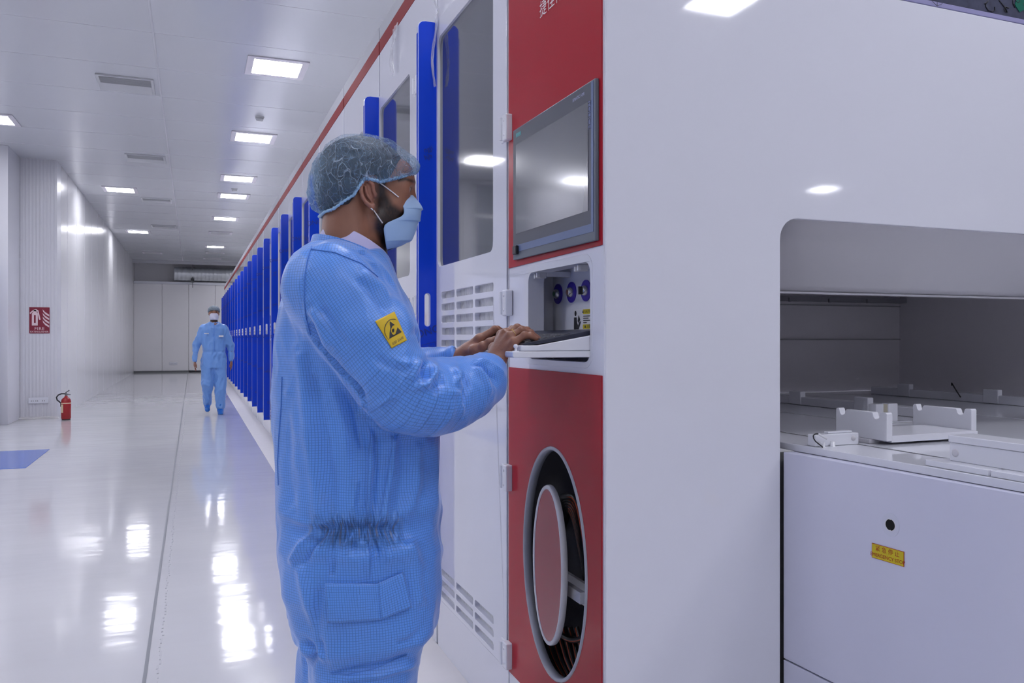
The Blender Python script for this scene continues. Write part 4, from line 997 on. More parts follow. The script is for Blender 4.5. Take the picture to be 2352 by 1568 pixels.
# far arm
far = [((790, 660), 2.12, .085), ((850, 760), 2.16, .080), ((905, 850), 2.165, .075), ((960, 862), 2.13, .062), ((1010, 845), 2.09, .050), ((1042, 826), 2.065, .036)]
FP = [A3(p[0], p[1], y) for p, y, r in far]; FR = [r for _, _, r in far]
G.seg(A3(790, 652, 2.04), FP[0], .072, .083, .045)
for i in range(len(FP)-1): G.seg(FP[i], FP[i+1], FR[i], FR[i+1], .022)
# open cuffs
wr = A3(1150, 838, 1.865); G.seg(NP[-1], wr, .030, .034, .004, 'd'); 
G.seg(FP[-1], A3(1058, 815, 2.06), .024, .026, .004, 'd')
# neck opening
G.seg(P2(806, 615), P2(806, 450), .074, .090, .010, 'd', sq=(1, 1, 1))
V, Q = G.mesh(); V = smooth(V, Q, 2)
del G
N = normals(V, Q)
def alongpath(V, PTS):
    best = np.full(len(V), 1e9); S_ = np.zeros(len(V)); TH = np.zeros(len(V)); cum = 0; seg_i = np.zeros(len(V), int)
    for i in range(len(PTS)-1):
        a, b_ = PTS[i], PTS[i+1]; ab = b_-a; L = np.linalg.norm(ab); t = np.clip(((V-a)@ab)/L**2, 0, 1); c = a+t[:, None]*ab; dd = np.linalg.norm(V-c, axis=1)
        m_ = dd < best; best[m_] = dd[m_]; S_[m_] = cum+t[m_]*L
        T_ = ab/L; e1 = np.array([0, 1, 0])-T_*T_[1]; e1 /= np.linalg.norm(e1); e2 = np.cross(T_, e1); r_ = V-c
        TH[m_] = np.arctan2(r_[m_]@e2, r_[m_]@-e1); cum += L
    return best, S_, TH
def resample(PTS, n=70):
    PTS = np.array(PTS); L = np.concatenate([[0], np.cumsum(np.linalg.norm(np.diff(PTS, axis=0), axis=1))]); t = np.linspace(0, L[-1], n); R_2 = np.stack([np.interp(t, L, PTS[:, i]) for i in range(3)], 1)
    for _ in range(350): R_2[1:-1] = .5*R_2[1:-1]+.25*(R_2[2:]+R_2[:-2])
    return [q for q in R_2]
dn, sn, tn = alongpath(V, resample([A3(700, 560, 1.84)]+NP)); df, sf, tf = alongpath(V, resample(FP))
rn = np.interp(sn, np.cumsum([0]+[np.linalg.norm(NP[i+1]-NP[i]) for i in range(len(NP)-1)]), NR)
pu, pv = proj(V)
armN = (dn < rn*1.28+.004) & (V[:, 1] < 1.93) & ((pu-700)*.53-(pv-640)*-.85 > 0)
# raglan line: sleeve is the part ahead of the seam (699,640)-(714,778)-(783,852)-(835,915)
seamline = [(735, 560), (712, 600), (700, 640), (701, 706), (714, 778), (745, 806), (783, 852), (835, 916), (865, 964), (900, 984), (1200, 984)]
sx = np.interp(pv, [560, 600, 640, 706, 778, 806, 852, 916, 964, 984], [735, 712, 700, 701, 714, 748, 783, 835, 865, 905])
sleeve = (V[:, 1] < 1.90) & (pu > sx) & (pv < 996) & (pv > 580) & (dn < .17)
sleevef = (V[:, 1] > 2.0) & (df < .10) & (V[:, 0] > .30)
print('coverall verts', len(V))
# folds as (points in the photo, half width px, height mm): + ridge, - valley
FO = [([(712, 735), (735, 790), (790, 862), (838, 918)], 9, -10), ([(716, 700), (740, 735), (768, 800)], 13, 7), ([(735, 700), (770, 745), (800, 800)], 10, -5),
 ([(962, 822), (945, 855), (935, 885)], 9, 9), ([(978, 830), (972, 860), (978, 880)], 7, -12), ([(995, 835), (992, 862), (975, 884), (940, 892)], 7, 9), ([(1010, 850), (1012, 880), (985, 905)], 8, -7), ([(1040, 838), (1052, 862), (1046, 890)], 8, 7), ([(1062, 850), (1075, 885), (1060, 935)], 8, -7),
 ([(1085, 838), (1110, 870), (1122, 912)], 7, 6), ([(1100, 845), (1128, 868), (1142, 895)], 5, -6), ([(1020, 900), (1050, 905), (1060, 955)], 8, 5), ([(925, 868), (905, 905), (870, 930)], 8, 4), ([(905, 830), (925, 838), (950, 832)], 8, 6), ([(860, 820), (890, 838), (930, 850)], 9, -4),
 ([(835, 916), (832, 942), (862, 962)], 6, 9), ([(880, 925), (900, 912), (915, 905)], 4, 4), ([(1090, 830), (1125, 835), (1150, 856), (1157, 870)], 6, 6), ([(1080, 838), (1108, 845), (1135, 866), (1146, 885)], 4, -6),
 ([(800, 560), (850, 600), (885, 650), (905, 700)], 10, -6), ([(820, 625), (870, 660), (915, 715), (945, 770)], 12, 5), ([(815, 640), (860, 690), (890, 720)], 8, -4), ([(735, 545), (800, 570), (872, 612)], 5, 3),
 ([(790, 880), (815, 950), (835, 1040)], 9, -5), ([(760, 880), (790, 980), (800, 1080), (805, 1180)], 12, 4), ([(720, 850), (740, 960), (760, 1080), (770, 1190)], 13, -5), ([(690, 800), (700, 930), (720, 1060), (740, 1190)], 14, 5),
 ([(660, 900), (665, 1050), (680, 1170)], 14, -4), ([(850, 980), (848, 1080), (842, 1190)], 8, 6), ([(866, 990), (862, 1090), (850, 1195)], 6, -6), ([(905, 990), (895, 1090), (875, 1195)], 9, 5), ([(930, 1000), (925, 1080), (905, 1190)], 12, -5),
 ([(820, 1090), (812, 1150), (808, 1192)], 6, 4), ([(960, 1010), (955, 1110), (925, 1190)], 12, 4),
 ([(738, 1205), (700, 1255), (680, 1300)], 8, 6), ([(748, 1225), (722, 1265), (706, 1295)], 5, -6), ([(735, 1200), (690, 1190), (655, 1170)], 8, 3),
 ([(790, 1240), (792, 1290)], 6, 5), ([(812, 1240), (818, 1280)], 5, -6), ([(830, 1240), (846, 1280), (848, 1330)], 5, 5), ([(860, 1238), (868, 1300)], 6, -5), ([(885, 1235), (895, 1300)], 6, 5), ([(770, 1240), (765, 1300), (758, 1330)], 7, -4),
 ([(695, 1290), (712, 1380), (740, 1480)], 12, 5), ([(735, 1340), (730, 1430), (745, 1520)], 10, -5), ([(700, 1466), (725, 1500), (712, 1530)], 9, -9), ([(715, 1490), (745, 1508), (752, 1505)], 7, 7), ([(760, 1545), (850, 1535), (940, 1500)], 8, -5), ([(780, 1560), (870, 1550), (950, 1520)], 7, 5), ([(900, 1480), (940, 1470), (970, 1440)], 9, -4), ([(930, 1240), (955, 1300), (965, 1400)], 14, 5)]
disp = np.zeros(len(V))
nearside = sstep(.05, .35, -N[:, 1])
for pl, w_, h_ in FO:
    dd = pdist(pu, pv, pl); e = np.hypot(pu-pl[0][0], pv-pl[0][1]); e2 = np.hypot(pu-pl[-1][0], pv-pl[-1][1])
    fade = sstep(0, 26, e+4)*sstep(0, 26, e2+4)
    arm_pt = any((700 < p[0] and p[1] < 990 and p[0] > np.interp(p[1], [560, 640, 778, 852, 916, 964, 984], [735, 700, 714, 783, 835, 865, 905])-12) for p in pl[1:2])
    side = np.where(sleeve, 1.0, .0) if arm_pt else np.where(sleeve, .0, 1.0)
    disp += h_*.001*1.8*np.exp(-(dd/(w_*.95))**2)*fade*nearside*side
# elastic band at the waist
band = np.exp(-((pv-1215)/14)**2)*sstep(722, 745, pu)*(1-sstep(898, 920, pu))*nearside*(~sleeve)
puff = np.exp(-((pv-1170)/30)**2)+np.exp(-((pv-1262)/26)**2)
disp += -.016*band+.007*puff*nearside*(~sleeve)
th = np.arctan2(V[:, 0]-np.interp(V[:, 2], zt, XC), -(V[:, 1]-YC))
ruf = np.exp(-((pv-1218)/34)**2)*sstep(715, 745, pu)*(1-sstep(905, 925, pu))*nearside
disp += .007*ruf*nz(np.stack([pu/7+pv/22, pv/90, pv*0], 1), (1, 1, 1), 3)
# broad soft cloth variation
disp += .010*nz(V, (7, 7, 3.2), 2.1)+.0045*nz(V, (16, 16, 9), 5.7)
# crumple creases: sharp-crested noise
cr = 1-2.2*np.abs(nz(V, (11, 11, 6), 12.3)); cr2 = 1-2.2*np.abs(nz(V, (21, 21, 13), 31.3))
disp += .0045*cr+.0022*cr2
V = V+N*disp[:, None]
vR = V.copy()
person = None
# remove the unseen inside of the neck/cuffs is not needed; make UVs
def faceuv(V, Q):
    sl = sleeve[Q].sum(1) >= 2; sf_ = (sleevef[Q].sum(1) >= 3) & ~sl
    zc = V[:, 2]; xc_ = np.interp(zc, zt, XC); th = np.arctan2(V[:, 0]-xc_, -(V[:, 1]-YC))
    u0, v0 = th*.195, zc; ua, va = tn*.092, sn*1.18; uf, vf = tf*.07, sf
    U = np.zeros((len(Q), 4, 2))
    def put(mask, u, v, per):
        uu = u[Q[mask]]; ref = uu[:, :1]; uu = uu-np.round((uu-ref)/per)*per; U[mask, :, 0] = uu; U[mask, :, 1] = v[Q[mask]]
    put(~sl & ~sf_, u0, v0, 2*math.pi*.195); put(sl, ua, va, 2*math.pi*.092); put(sf_, uf, vf, 2*math.pi*.07)
    return U
# ---------- body: head, neck, hands
def head_grid():
    G = Grid((.20, YC-.105, 1.36), (.56, YC+.105, 1.74), .0024)
    H = lambda u, v, dy=0: np.array([at(u, v, YC-abs(dy))[0], YC+dy, at(u, v, YC-abs(dy))[2]])
    G.ell(H(836, 402), (.098, .077, .088), .01)
    G.ell(H(800, 425), (.062, .070, .070), .02)
    G.ell(H(893, 450), (.052, .060, .078), .03)
    for s in (-1, 1):
        G.seg(H(866, 505, s*.048), H(914, 538, s*.018), .018, .018, .03)
        G.ell(H(905, 470, s*.043), (.026, .018, .020), .02)
        G.seg(H(932, 418, s*.040), H(944, 421, s*.014), .0075, .0080, .012)
        G.ell(H(918, 436, s*.034), (.024, .026, .026), .02)
        G.ell(H(942, 436, s*.034), (.011, .016, .011), .008, 'd')
    G.ell(H(908, 530), (.030, .030, .026), .03)
    G.ell(H(880, 500), (.058, .055, .048), .03)
    G.ell(H(925, 405), (.022, .052, .030), .025)
    G.seg(H(944, 428), H(950, 468), .0075, .0105, .012); G.ell(H(948, 474), (.012, .015, .010), .008)
    G.ell(H(941, 508), (.014, .024, .012), .01)
    # neck
    for s in (-1, 1): G.seg(H(800, 455, s*.018), H(800, 640, s*.025), .052, .060, .02)
    G.seg(H(840, 520), H(838, 640), .046, .060, .02)
    # eyelids
    for s in (-1, 1):
        G.seg(H(922, 429, s*.046), H(941, 426, s*.026), .0036, .0042, .005); G.seg(H(922, 437, s*.046), H(940, 442, s*.026), .0030, .0034, .005)
    # ears
    for s in (-1, 1):
        yo = s*.0775
        pl = lambda u, v, e=0: H(u, v, yo+s*e)
        G.ell(pl(846, 440, -.004), (.0155, .0065, .031), .004, rot=Matrix.Rotation(-.18, 3, 'Y'))
        rim = [(858, 440), (856, 424), (848, 414), (838, 412), (831, 422), (829, 438), (833, 453), (842, 466), (852, 475)]
        for i in range(len(rim)-1): G.seg(pl(*rim[i], .006), pl(*rim[i+1], .006), .0045, .0045, .003)
        G.ell(pl(855, 474, .002), (.0085, .006, .009), .006)
        G.ell(pl(849, 447, .010), (.0075, .0075, .014), .003, 'd')
        G.ell(pl(846, 427, .011), (.007, .006, .010), .003, 'd')
        ah = [(840, 428), (841, 440), (846, 452), (853, 460)]
        for i in range(3): G.seg(pl(*ah[i], .005), pl(*ah[i+1], .005), .0032, .0032, .003)
        G.ell(pl(862, 448, .004), (.0052, .0055, .0075), .004)
    V, Q = G.mesh(); return smooth(V, Q, 1, .4), Q
HV, HQ = head_grid()
def hand(lo, hi, spec, wrist, fore, rw, flat):
    G = Grid(lo, hi, .0013)
    W = np.array(at(*wrist)); Fo = np.array(at(*fore))
    for o in (-.012, .012): G.seg(Fo+np.array([0, o, 0]), W+np.array([0, o, 0]), rw[0], rw[1], .012)
    tips = []
    for name_, jts, rads in spec:
        J = [np.array(at(*j)) for j in jts]
        if name_ != 'thumb':
            G.seg(W*.75+J[0]*.25, J[0], .0165, rads[0]*1.22, .012)
        else: G.seg(W*.85+J[0]*.15, J[0], .016, rads[0]*1.25, .014)
        for i in range(len(J)-1):
            G.seg(J[i], J[i+1], rads[i], rads[i+1], .0045 if i else .006)
            if i: G.ell(J[i]+np.array([0, 0, .0012]), (rads[i]*1.05,)*3, .003)
        tips.append((J[-2], J[-1], rads[-1]))
    V, Q = G.mesh(); V = smooth(V, Q, 1, .4)
    return V, Q, tips
Rs = [('little', [(1181, 786, 1.828), (1205, 770, 1.818), (1219, 771, 1.814), (1231, 777, 1.812)], [.0098, .0085, .0078, .0066]),
      ('ring', [(1172, 772, 1.850), (1198, 759, 1.844), (1219, 765, 1.842), (1236, 777, 1.842)], [.0105, .0092, .0082, .0070]),
      ('middle', [(1160, 766, 1.874), (1188, 753, 1.872), (1211, 759, 1.872), (1229, 774, 1.874)], [.0108, .0094, .0084, .0072]),
      ('index', [(1152, 769, 1.897), (1176, 757, 1.903), (1197, 763, 1.908), (1212, 775, 1.912)], [.0108, .0092, .0083, .0072]),
      ('thumb', [(1136, 800, 1.912), (1160, 795, 1.932), (1182, 787, 1.940), (1198, 782, 1.944)], [.013, .0115, .0100, .0085])]
RV, RQ, rt = hand((.56, 1.77, 1.09), (.84, 1.975, 1.27), Rs, (1136, 832, 1.866), (1092, 872, 1.835), (.027, .024), 1)
Ls = [('index', [(1100, 779, 2.012), (1136, 757, 2.006), (1156, 765, 2.004), (1171, 779, 2.003)], [.0112, .0094, .0084, .0074]),
      ('middle', [(1102, 777, 2.036), (1142, 757, 2.034), (1163, 765, 2.033), (1178, 779, 2.033)], [.0112, .0094, .0084, .0074]),
      ('ring', [(1100, 779, 2.060), (1136, 760, 2.062), (1156, 766, 2.063), (1171, 779, 2.063)], [.0105, .009, .0082, .007]),
      ('little', [(1096, 785, 2.080), (1124, 768, 2.087), (1140, 772, 2.09), (1152, 781, 2.092)], [.0098, .0082, .0074, .0064]),
      ('thumb', [(1090, 806, 2.000), (1108, 796, 1.985), (1124, 786, 1.978), (1136, 779, 1.974)], [.014, .0118, .0102, .0085])]
LV, LQ, lt = hand((.56, 1.94, 1.10), (.80, 2.13, 1.27), Ls, (1070, 812, 2.045), (1030, 836, 2.07), (.025, .023), 1)
# inner body (hidden by the coverall) joining head, hands and feet into one figure
G = Grid((.16, 1.66, 0), (.78, 2.26, 1.46), .012)
G.seg((.345, YC, 1.36), (.37, YC, 1.10), .055, .10, .05, sq=(1, .7, 1)); G.seg((.37, YC, 1.1), (.36, YC, .80), .13, .13, .05, sq=(1, .85, 1))
for yy, xx in ((1.865, .39), (2.045, .34)):
    G.seg((.37, yy, .82), (xx, yy, .45), .075, .055, .03); G.seg((xx, yy, .45), (xx-.02, yy, .09), .05, .035, .02); G.seg((xx-.04, yy, .045), (xx+.13, yy, .03), .038, .028, .02)
for L_, e in ((NP, 0), (FP, 0)):
    for i in range(len(L_)-1): G.seg(L_[i], L_[i+1], .045-.004*i, .041-.004*i, .02)
BV, BQ = G.mesh(); del G
Vb = [HV, RV, LV, BV]; Qb = []; off = 0
for v_, q_ in ((HV, HQ), (RV, RQ), (LV, LQ), (BV, BQ)): Qb.append(q_+off); off += len(v_)
Vb = np.concatenate(Vb); Qb = np.concatenate(Qb)
person = qmesh('person', Vb, Qb, M['skin'], None, world0=(.38, YC, 0)); tag(person, ppl, 'person')
# colour attributes
bu, bv = proj(Vb); bd = np.zeros(len(Vb)); rd = np.zeros(len(Vb)); nH = len(HV)
hu, hv = proj(np.stack([HV[:, 0], YC-np.abs(HV[:, 1]-YC), HV[:, 2]], 1))
beardp = [(868, 418), (884, 412), (888, 445), (902, 470), (918, 480), (945, 490), (960, 520), (945, 570), (905, 592), (890, 600), (872, 560), (862, 525), (862, 490), (866, 455)]
ins = inpoly(hu, hv, beardp); dd = pdist(hu, hv, beardp, True); sd = np.where(ins, dd, -dd)
b_ = sstep(-9, 8, sd)*.97
neckdark = sstep(540, 570, hv)*(hu > 850)*.7  # darkens the front of the neck through the beard attribute
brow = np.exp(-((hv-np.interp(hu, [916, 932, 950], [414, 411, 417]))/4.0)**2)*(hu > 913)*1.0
bd[:nH] = np.clip(np.maximum(np.maximum(b_, neckdark), brow), 0, 1)
ear = (np.abs(HV[:, 1]-YC) > .076) & (hu < 866) & (hu > 826) & (hv > 405) & (hv < 484); rd[:nH] = ear*.45
rd[nH:] = .12
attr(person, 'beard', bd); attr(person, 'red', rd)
cov = qmesh('coverall', V, Q, M['cloth'], person); uvs(cov, Q, faceuv(V, Q)); attr(cov, 'ruffle', np.clip(ruf, 0, 1))
# eyes
for s in (-1, 1):
    c = np.array([at(938, 434, YC-.035)[0]-.0045, YC+s*.0355, at(938, 434, YC-.035)[2]]); b = MB(); b.lathe([(.0108*math.sin(math.pi*k/14), .0108*math.cos(math.pi*k/14)) for k in range(15)], c, 'x', 20); e = build(b, 'eye', M['eyewhite'], person)
    b = MB(); b.lathe([(.0112*math.sin(a), .0112*math.cos(a)) for a in (0, .15, .3, .45, .52)], c, 'x', 20); build(b, 'iris', M['iris'], e)
# hair
G = Grid((.20, YC-.10, 1.47), (.54, YC+.10, 1.74), .003)
H = lambda u, v, dy=0: np.array([at(u, v, YC-abs(dy))[0], YC+dy, at(u, v, YC-abs(dy))[2]])
G.ell(H(831, 399), (.107, .083, .089), .01); G.ell(H(798, 424), (.078, .080, .078), .02); G.ell(H(795, 452), (.058, .075, .055), .02); G.ell(H(784, 462), (.052, .070, .046), .02)
HX, HY_, HZ = np.meshgrid(*G.ax, indexing='ij')
uu, vv = proj(np.stack([HX.ravel(), YC-np.abs(HY_.ravel()-YC), HZ.ravel()], 1)); uu = uu.reshape(HX.shape); vv = vv.reshape(HX.shape)
hl = np.interp(uu, [700, 745, 765, 800, 822, 838, 866, 872, 884, 888, 900, 915, 930, 960], [470, 489, 492, 470, 440, 400, 402, 425, 440, 418, 400, 372, 352, 330])
G.f = np.maximum(G.f, ((vv-hl)*.00104).astype(np.float32))
V2, Q2 = G.mesh(); V2 = smooth(V2, Q2, 1); o = qmesh('hair', V2, Q2, M['hair'], person)
# hair net: outer blob, open below the rim line
def netmesh():
    G = Grid((.16, YC-.125, 1.46), (.58, YC+.125, 1.76), .0028)
    G.ell(H(843, 397), (.112, .097, .088), .01); G.ell(H(778, 432), (.068, .092, .066), .03); G.ell(H(925, 388), (.034, .072, .024), .03); G.ell(H(752, 450), (.042, .055, .045), .02); G.ell(H(806, 400), (.078, .084, .078), .03)
    V, Q = G.mesh(); V = smooth(V, Q, 1); N = normals(V, Q)
    w_ = V.copy(); c = np.array([0, 0, 0])
    rp = nz(V, (34, 34, 34), 4); rp2 = 1-np.abs(nz(V, (22, 22, 50), 9))*2
    V = V+N*(.0035*rp+.0030*rp2)[:, None]
    u_, v_ = proj(np.stack([V[:, 0], YC-np.abs(V[:, 1]-YC), V[:, 2]], 1))
    rim = np.interp(u_, [700, 745, 765, 790, 812, 826, 840, 858, 875, 900, 946, 960], [486, 491, 484, 466, 452, 430, 413, 416, 421, 416, 404, 402])+1.2*np.sin(u_*1.1)
    # ruffled rim: pull in the vertices below the line
    keep = (v_ < rim)[Q].any(1); Q = Q[keep]
    used = np.unique(Q); mp_ = np.full(len(V), -1); mp_[used] = np.arange(len(used)); low = v_ > rim
    dz = (v_-rim)*.00104; V[low, 2] += dz[low]*.9
    near_rim = np.clip(1-(rim-v_)/14, 0, 1)
    cx_ = np.array(at(840, 430, YC)); dirr = V-cx_; dirr[:, 2] = 0; V = V-dirr*(.06*near_rim**2)[:, None]
    dens = np.clip(np.exp(-((rim-v_)/9)**2)*.8+(1-sstep(716, 752, u_))*.45+sstep(932, 952, u_)*.4, 0, 1)
    return V[used], mp_[Q], dens[used]
V3, Q3, dens = netmesh(); net = qmesh('hair_net', V3, Q3, M['net'], person); attr(net, 'dense', dens)
rimline = [(745, 490), (765, 483), (790, 465), (812, 451), (824, 432), (838, 412), (856, 415), (875, 420), (900, 415), (925, 408), (945, 404)]
def rimpts(s):
    out = []
    for i in range(len(rimline)-1):
        for k in range(8):
            q = k/8; u = rimline[i][0]*(1-q)+rimline[i+1][0]*q; v = rimline[i][1]*(1-q)+rimline[i+1][1]*q
            yy = math.sqrt(max(.02, 1-min(1, abs((u-846)/112))**2.2))*.087; p = np.array(at(u, v-3, YC-yy))
            if 822 < u < 866: yy += .002
            p[1] = YC+s*yy; out.append(p)
    return out
pts = rimpts(-1)+rimpts(1)[::-1]
rw = [.0034+.0009*math.sin(i*2.3)+.0004*math.sin(i*5.1) for i in range(len(pts))]
b = MB(); b.tube([tuple(p+np.array([0, 0, .0006*math.sin(i*2.9)])) for i, p in enumerate(pts)], rw, 8, closed=True); build(b, 'elastic_rim', M['netband'], net, fix=False)
# face mask
rowsM = [((946, 449), (919, 455), .053), ((962, 466), (923, 466), .058), ((967, 482), (927, 478), .061), ((966, 491), (928.5, 488), .063), ((963, 503), (925, 497), .064), ((961, 508), (900, 506), .067), ((958, 520), (880, 515), .069), ((952, 537), (882, 535), .067), ((941, 553), (885, 553), .063), ((926, 563), (887, 566), .056), ((908, 568), (888, 573), .046)]
rows2 = []
for j, (mm, ee, w_) in enumerate(rowsM):
    rows2.append((mm, ee, w_, -.0005))
    if j in (2, 5, 8) and j+1 < len(rowsM):
        rows2[-1] = (mm, ee, w_, .0030); rows2.append(((mm[0], mm[1]+1.2), (ee[0], ee[1]+1.0), w_, .0028)); rows2.append(((mm[0]-.4, mm[1]+.6), (ee[0], ee[1]+.6), w_, -.0024))
rowsM = rows2
nu = 30; vs = []; fs = []
for j, (mm, ee, w_, pl0) in enumerate(rowsM):
    pm = np.array(at(mm[0], mm[1], YC)); 
    for i in range(nu+1):
        s = -1+2*i/nu; a = abs(s); pe_ = np.array(at(ee[0], ee[1], YC-w_))
        ph = a*math.pi/2; x = pm[0]+(pe_[0]-pm[0])*(1-math.cos(ph))**.9; z = pm[2]+(pe_[2]-pm[2])*a**1.3
        y = YC+math.copysign(w_*math.sin(ph)**.85, s) if a > 0 else YC
        pl = pl0*(1-a**4); vs.append((x+pl, y, z))
fs = [(j*(nu+1)+i, j*(nu+1)+i+1, (j+1)*(nu+1)+i+1, (j+1)*(nu+1)+i) for j in range(len(rowsM)-1) for i in range(nu)]
mk = link('face_mask', vs, fs, M['mask'], person, True); sb_ = mk.modifiers.new('s', 'SUBSURF'); sb_.levels = sb_.render_levels = 1; so = mk.modifiers.new('t', 'SOLIDIFY'); so.thickness = .0012; so.offset = 0
# ear loops lie on the skin
bvhh = BVHTree.FromPolygons([tuple(q) for q in HV], HQ.tolist())
def onhead(u, v, off):
    d = (at(u, v, 2.0)-Vector((0, 0, CH))).normalized(); h_ = bvhh.ray_cast(Vector((0, 0, CH)), d); return None if h_[0] is None else h_[0]-d*off
for s in (-1, 1):
    for pl_ in ([(852, 409), (862, 413), (880, 425), (900, 440), (921, 457)], [(852, 478), (859, 484), (868, 497), (882, 517)]):
        P_ = []
        for i in range(len(pl_)-1):
            for k in range(4):
                q = k/4; h_ = onhead(pl_[i][0]*(1-q)+pl_[i+1][0]*q, pl_[i][1]*(1-q)+pl_[i+1][1]*q, .0022+(.005 if pl_[0][1] < 450 and i < 2 else 0))
                if h_ is not None: P_.append(Vector((h_.x, YC+s*(YC-h_.y), h_.z)))
        b = MB(); b.tube(P_, .0015, 8); build(b, 'ear_loop', M['cord'], mk)
# shirt collar ring and coverall collar
def band(profile_lo, profile_hi, half_lo, half_hi, thick, name, m, parent, nseg=48, uvp=False, open_front=0.0):
    """a band around the neck: lo/hi = ((u back,v),(u front,v)) in the middle plane"""
    vs = []; fs = []; K = 7
    for k in range(K):
        q = k/(K-1); b0, f0 = np.array(at(*profile_lo[0], YC)), np.array(at(*profile_lo[1], YC)); b1, f1 = np.array(at(*profile_hi[0], YC)), np.array(at(*profile_hi[1], YC))
        B_, Ff = b0*(1-q)+b1*q, f0*(1-q)+f1*q; hw = half_lo*(1-q)+half_hi*q
        for i in range(nseg+1):
            th = (open_front+(1-2*open_front)*i/nseg)*2*math.pi; c_ = math.cos(th); s_ = math.sin(th)
            mid = (B_+Ff)/2; r_ = (Ff-B_)/2; p = mid+r_*c_; wob = .002*math.sin(3*th+q*2); vs.append((p[0]+wob, YC-hw*s_, p[2]))
    n_ = nseg+1
    fs = [(k*n_+i, k*n_+i+1, (k+1)*n_+i+1, (k+1)*n_+i) for k in range(K-1) for i in range(nseg)]
    o = link(name, vs, fs, m, parent, True)
    if uvp:
        l = o.data.uv_layers.new(name='UVMap')
        for li, lo_ in enumerate(o.data.loops):
            k, i = divmod(lo_.vertex_index, n_); l.data[li].uv = (i/nseg*.46, k/(K-1)*.045)
    so = o.modifiers.new('t', 'SOLIDIFY'); so.thickness = thick; so.offset = 0
    sb_ = o.modifiers.new('s', 'SUBSURF'); sb_.levels = sb_.render_levels = 1
    return o
band(((733, 548), (884, 625)), ((752, 514), (884, 584)), .088, .079, .004, 'shirt_collar', M['shirt'], person, open_front=.02)
band(((710, 578), (890, 645)), ((722, 538), (890, 603)), .106, .093, .004, 'coverall_collar', M['cloth'], cov, uvp=True, open_front=.015)
# draped pieces: ray from the camera onto the cloth
dg = bpy.context.evaluated_depsgraph_get()
bvh = BVHTree.FromPolygons([tuple(v_) for v_ in V], Q.tolist())
CAMP = Vector((0, 0, CH))
def drape(u, v, off=.0015):
    d = (at(u, v, 2.0)-CAMP).normalized(); h = bvh.ray_cast(CAMP, d)
    if h[0] is None: return None
    n = h[1]; n = n if n.dot(d) < 0 else -n
    return h[0]+n*off
def drape_quad(c, nu, nv, off, name, m, parent, thick=.0012, uv=None, wav=0):
    vs = []; 
    for j in range(nv+1):
        for i in range(nu+1):
            a, b_ = i/nu, j/nv; u = (c[0][0]*(1-a)+c[1][0]*a)*(1-b_)+(c[3][0]*(1-a)+c[2][0]*a)*b_; v = (c[0][1]*(1-a)+c[1][1]*a)*(1-b_)+(c[3][1]*(1-a)+c[2][1]*a)*b_
            p = drape(u, v, off+wav*math.sin(a*5)*b_); vs.append(p if p is not None else (vs[-1] if vs else Vector((.4, 1.7, 1))))
    fs = [(j*(nu+1)+i, j*(nu+1)+i+1, (j+1)*(nu+1)+i+1, (j+1)*(nu+1)+i) for j in range(nv) for i in range(nu)]
    o = link(name, vs, fs, m, parent, True)
    if uv:
        l = o.data.uv_layers.new(name='UVMap')
        for li, lo_ in enumerate(o.data.loops):
            j, i = divmod(lo_.vertex_index, nu+1); l.data[li].uv = (i/nu*uv[0], j/nv*uv[1])
    so = o.modifiers.new('t', 'SOLIDIFY'); so.thickness = thick; so.offset = 0
    return o
pc = [(861, 738), (905, 716), (934, 782), (899, 800)]
M['patch'] = mat('yellow_patch', (.66, .45, .015), .6)
badge = drape_quad([pc[0], pc[1], pc[2], pc[3]], 14, 20, .0016, 'badge', M['patch'], cov, .0005)
def bmap(a, b_):
    u = (pc[0][0]*(1-a)+pc[1][0]*a)*(1-b_)+(pc[3][0]*(1-a)+pc[2][0]*a)*b_; v = (pc[0][1]*(1-a)+pc[1][1]*a)*(1-b_)+(pc[3][1]*(1-a)+pc[2][1]*a)*b_; return u, v
def decal(polys, name, m, parent, off=.0026, raw=False):
    vs = []; fs = []
    for pl in polys:
        n0 = len(vs); tri = tessellate_polygon([[Vector((p[0], p[1], 0)) for p in pl]])
        ok = []
        for p in pl:
            u, v = p if raw else bmap(*p); h_ = drape(u, v, off); ok.append(h_ or (ok[-1] if ok else Vector((.4, 1.7, 1))))
        vs += ok; fs += [tuple(i+n0 for i in t) for t in tri]
    return link(name, vs, fs, m, parent)
def inv(x, y):   # photo pixel -> patch coordinates
    a = b_ = .5
    for _ in range(30):
        u, v = bmap(a, b_); e = np.array([x-u, y-v]); J = np.array([[bmap(a+.01, b_)[0]-u, bmap(a, b_+.01)[0]-u], [bmap(a+.01, b_)[1]-v, bmap(a, b_+.01)[1]-v]])/.01
        da = np.linalg.solve(J, e); a += da[0]; b_ += da[1]
    return a, b_
z = 120/1568
px = lambda L: [(840+a*z, 700+c*z) for a, c in L]
arc = [(680, 1055), (610, 985), (560, 890), (540, 800), (540, 700), (570, 600), (630, 510), (710, 450), (790, 430), (860, 435), (900, 465)]
arcp = px(arc); arcq = [(p[0]+(.9 if i > 6 else 1.6), p[1]+(1.5 if i > 6 else .6)) for i, p in enumerate(arcp)]
polys = [px([(705, 505), (845, 610), (780, 650), (745, 730), (740, 800), (770, 880), (820, 915), (870, 880), (935, 685), (1065, 825), (695, 1030)]), arcp+arcq[::-1], px([(770, 740), (830, 715), (835, 800), (800, 850), (765, 800)])]
decal(polys, 'badge_symbol', M['ink'], badge, raw=True)
tv, tf_ = text2d('ESD SAFE', 1.0)
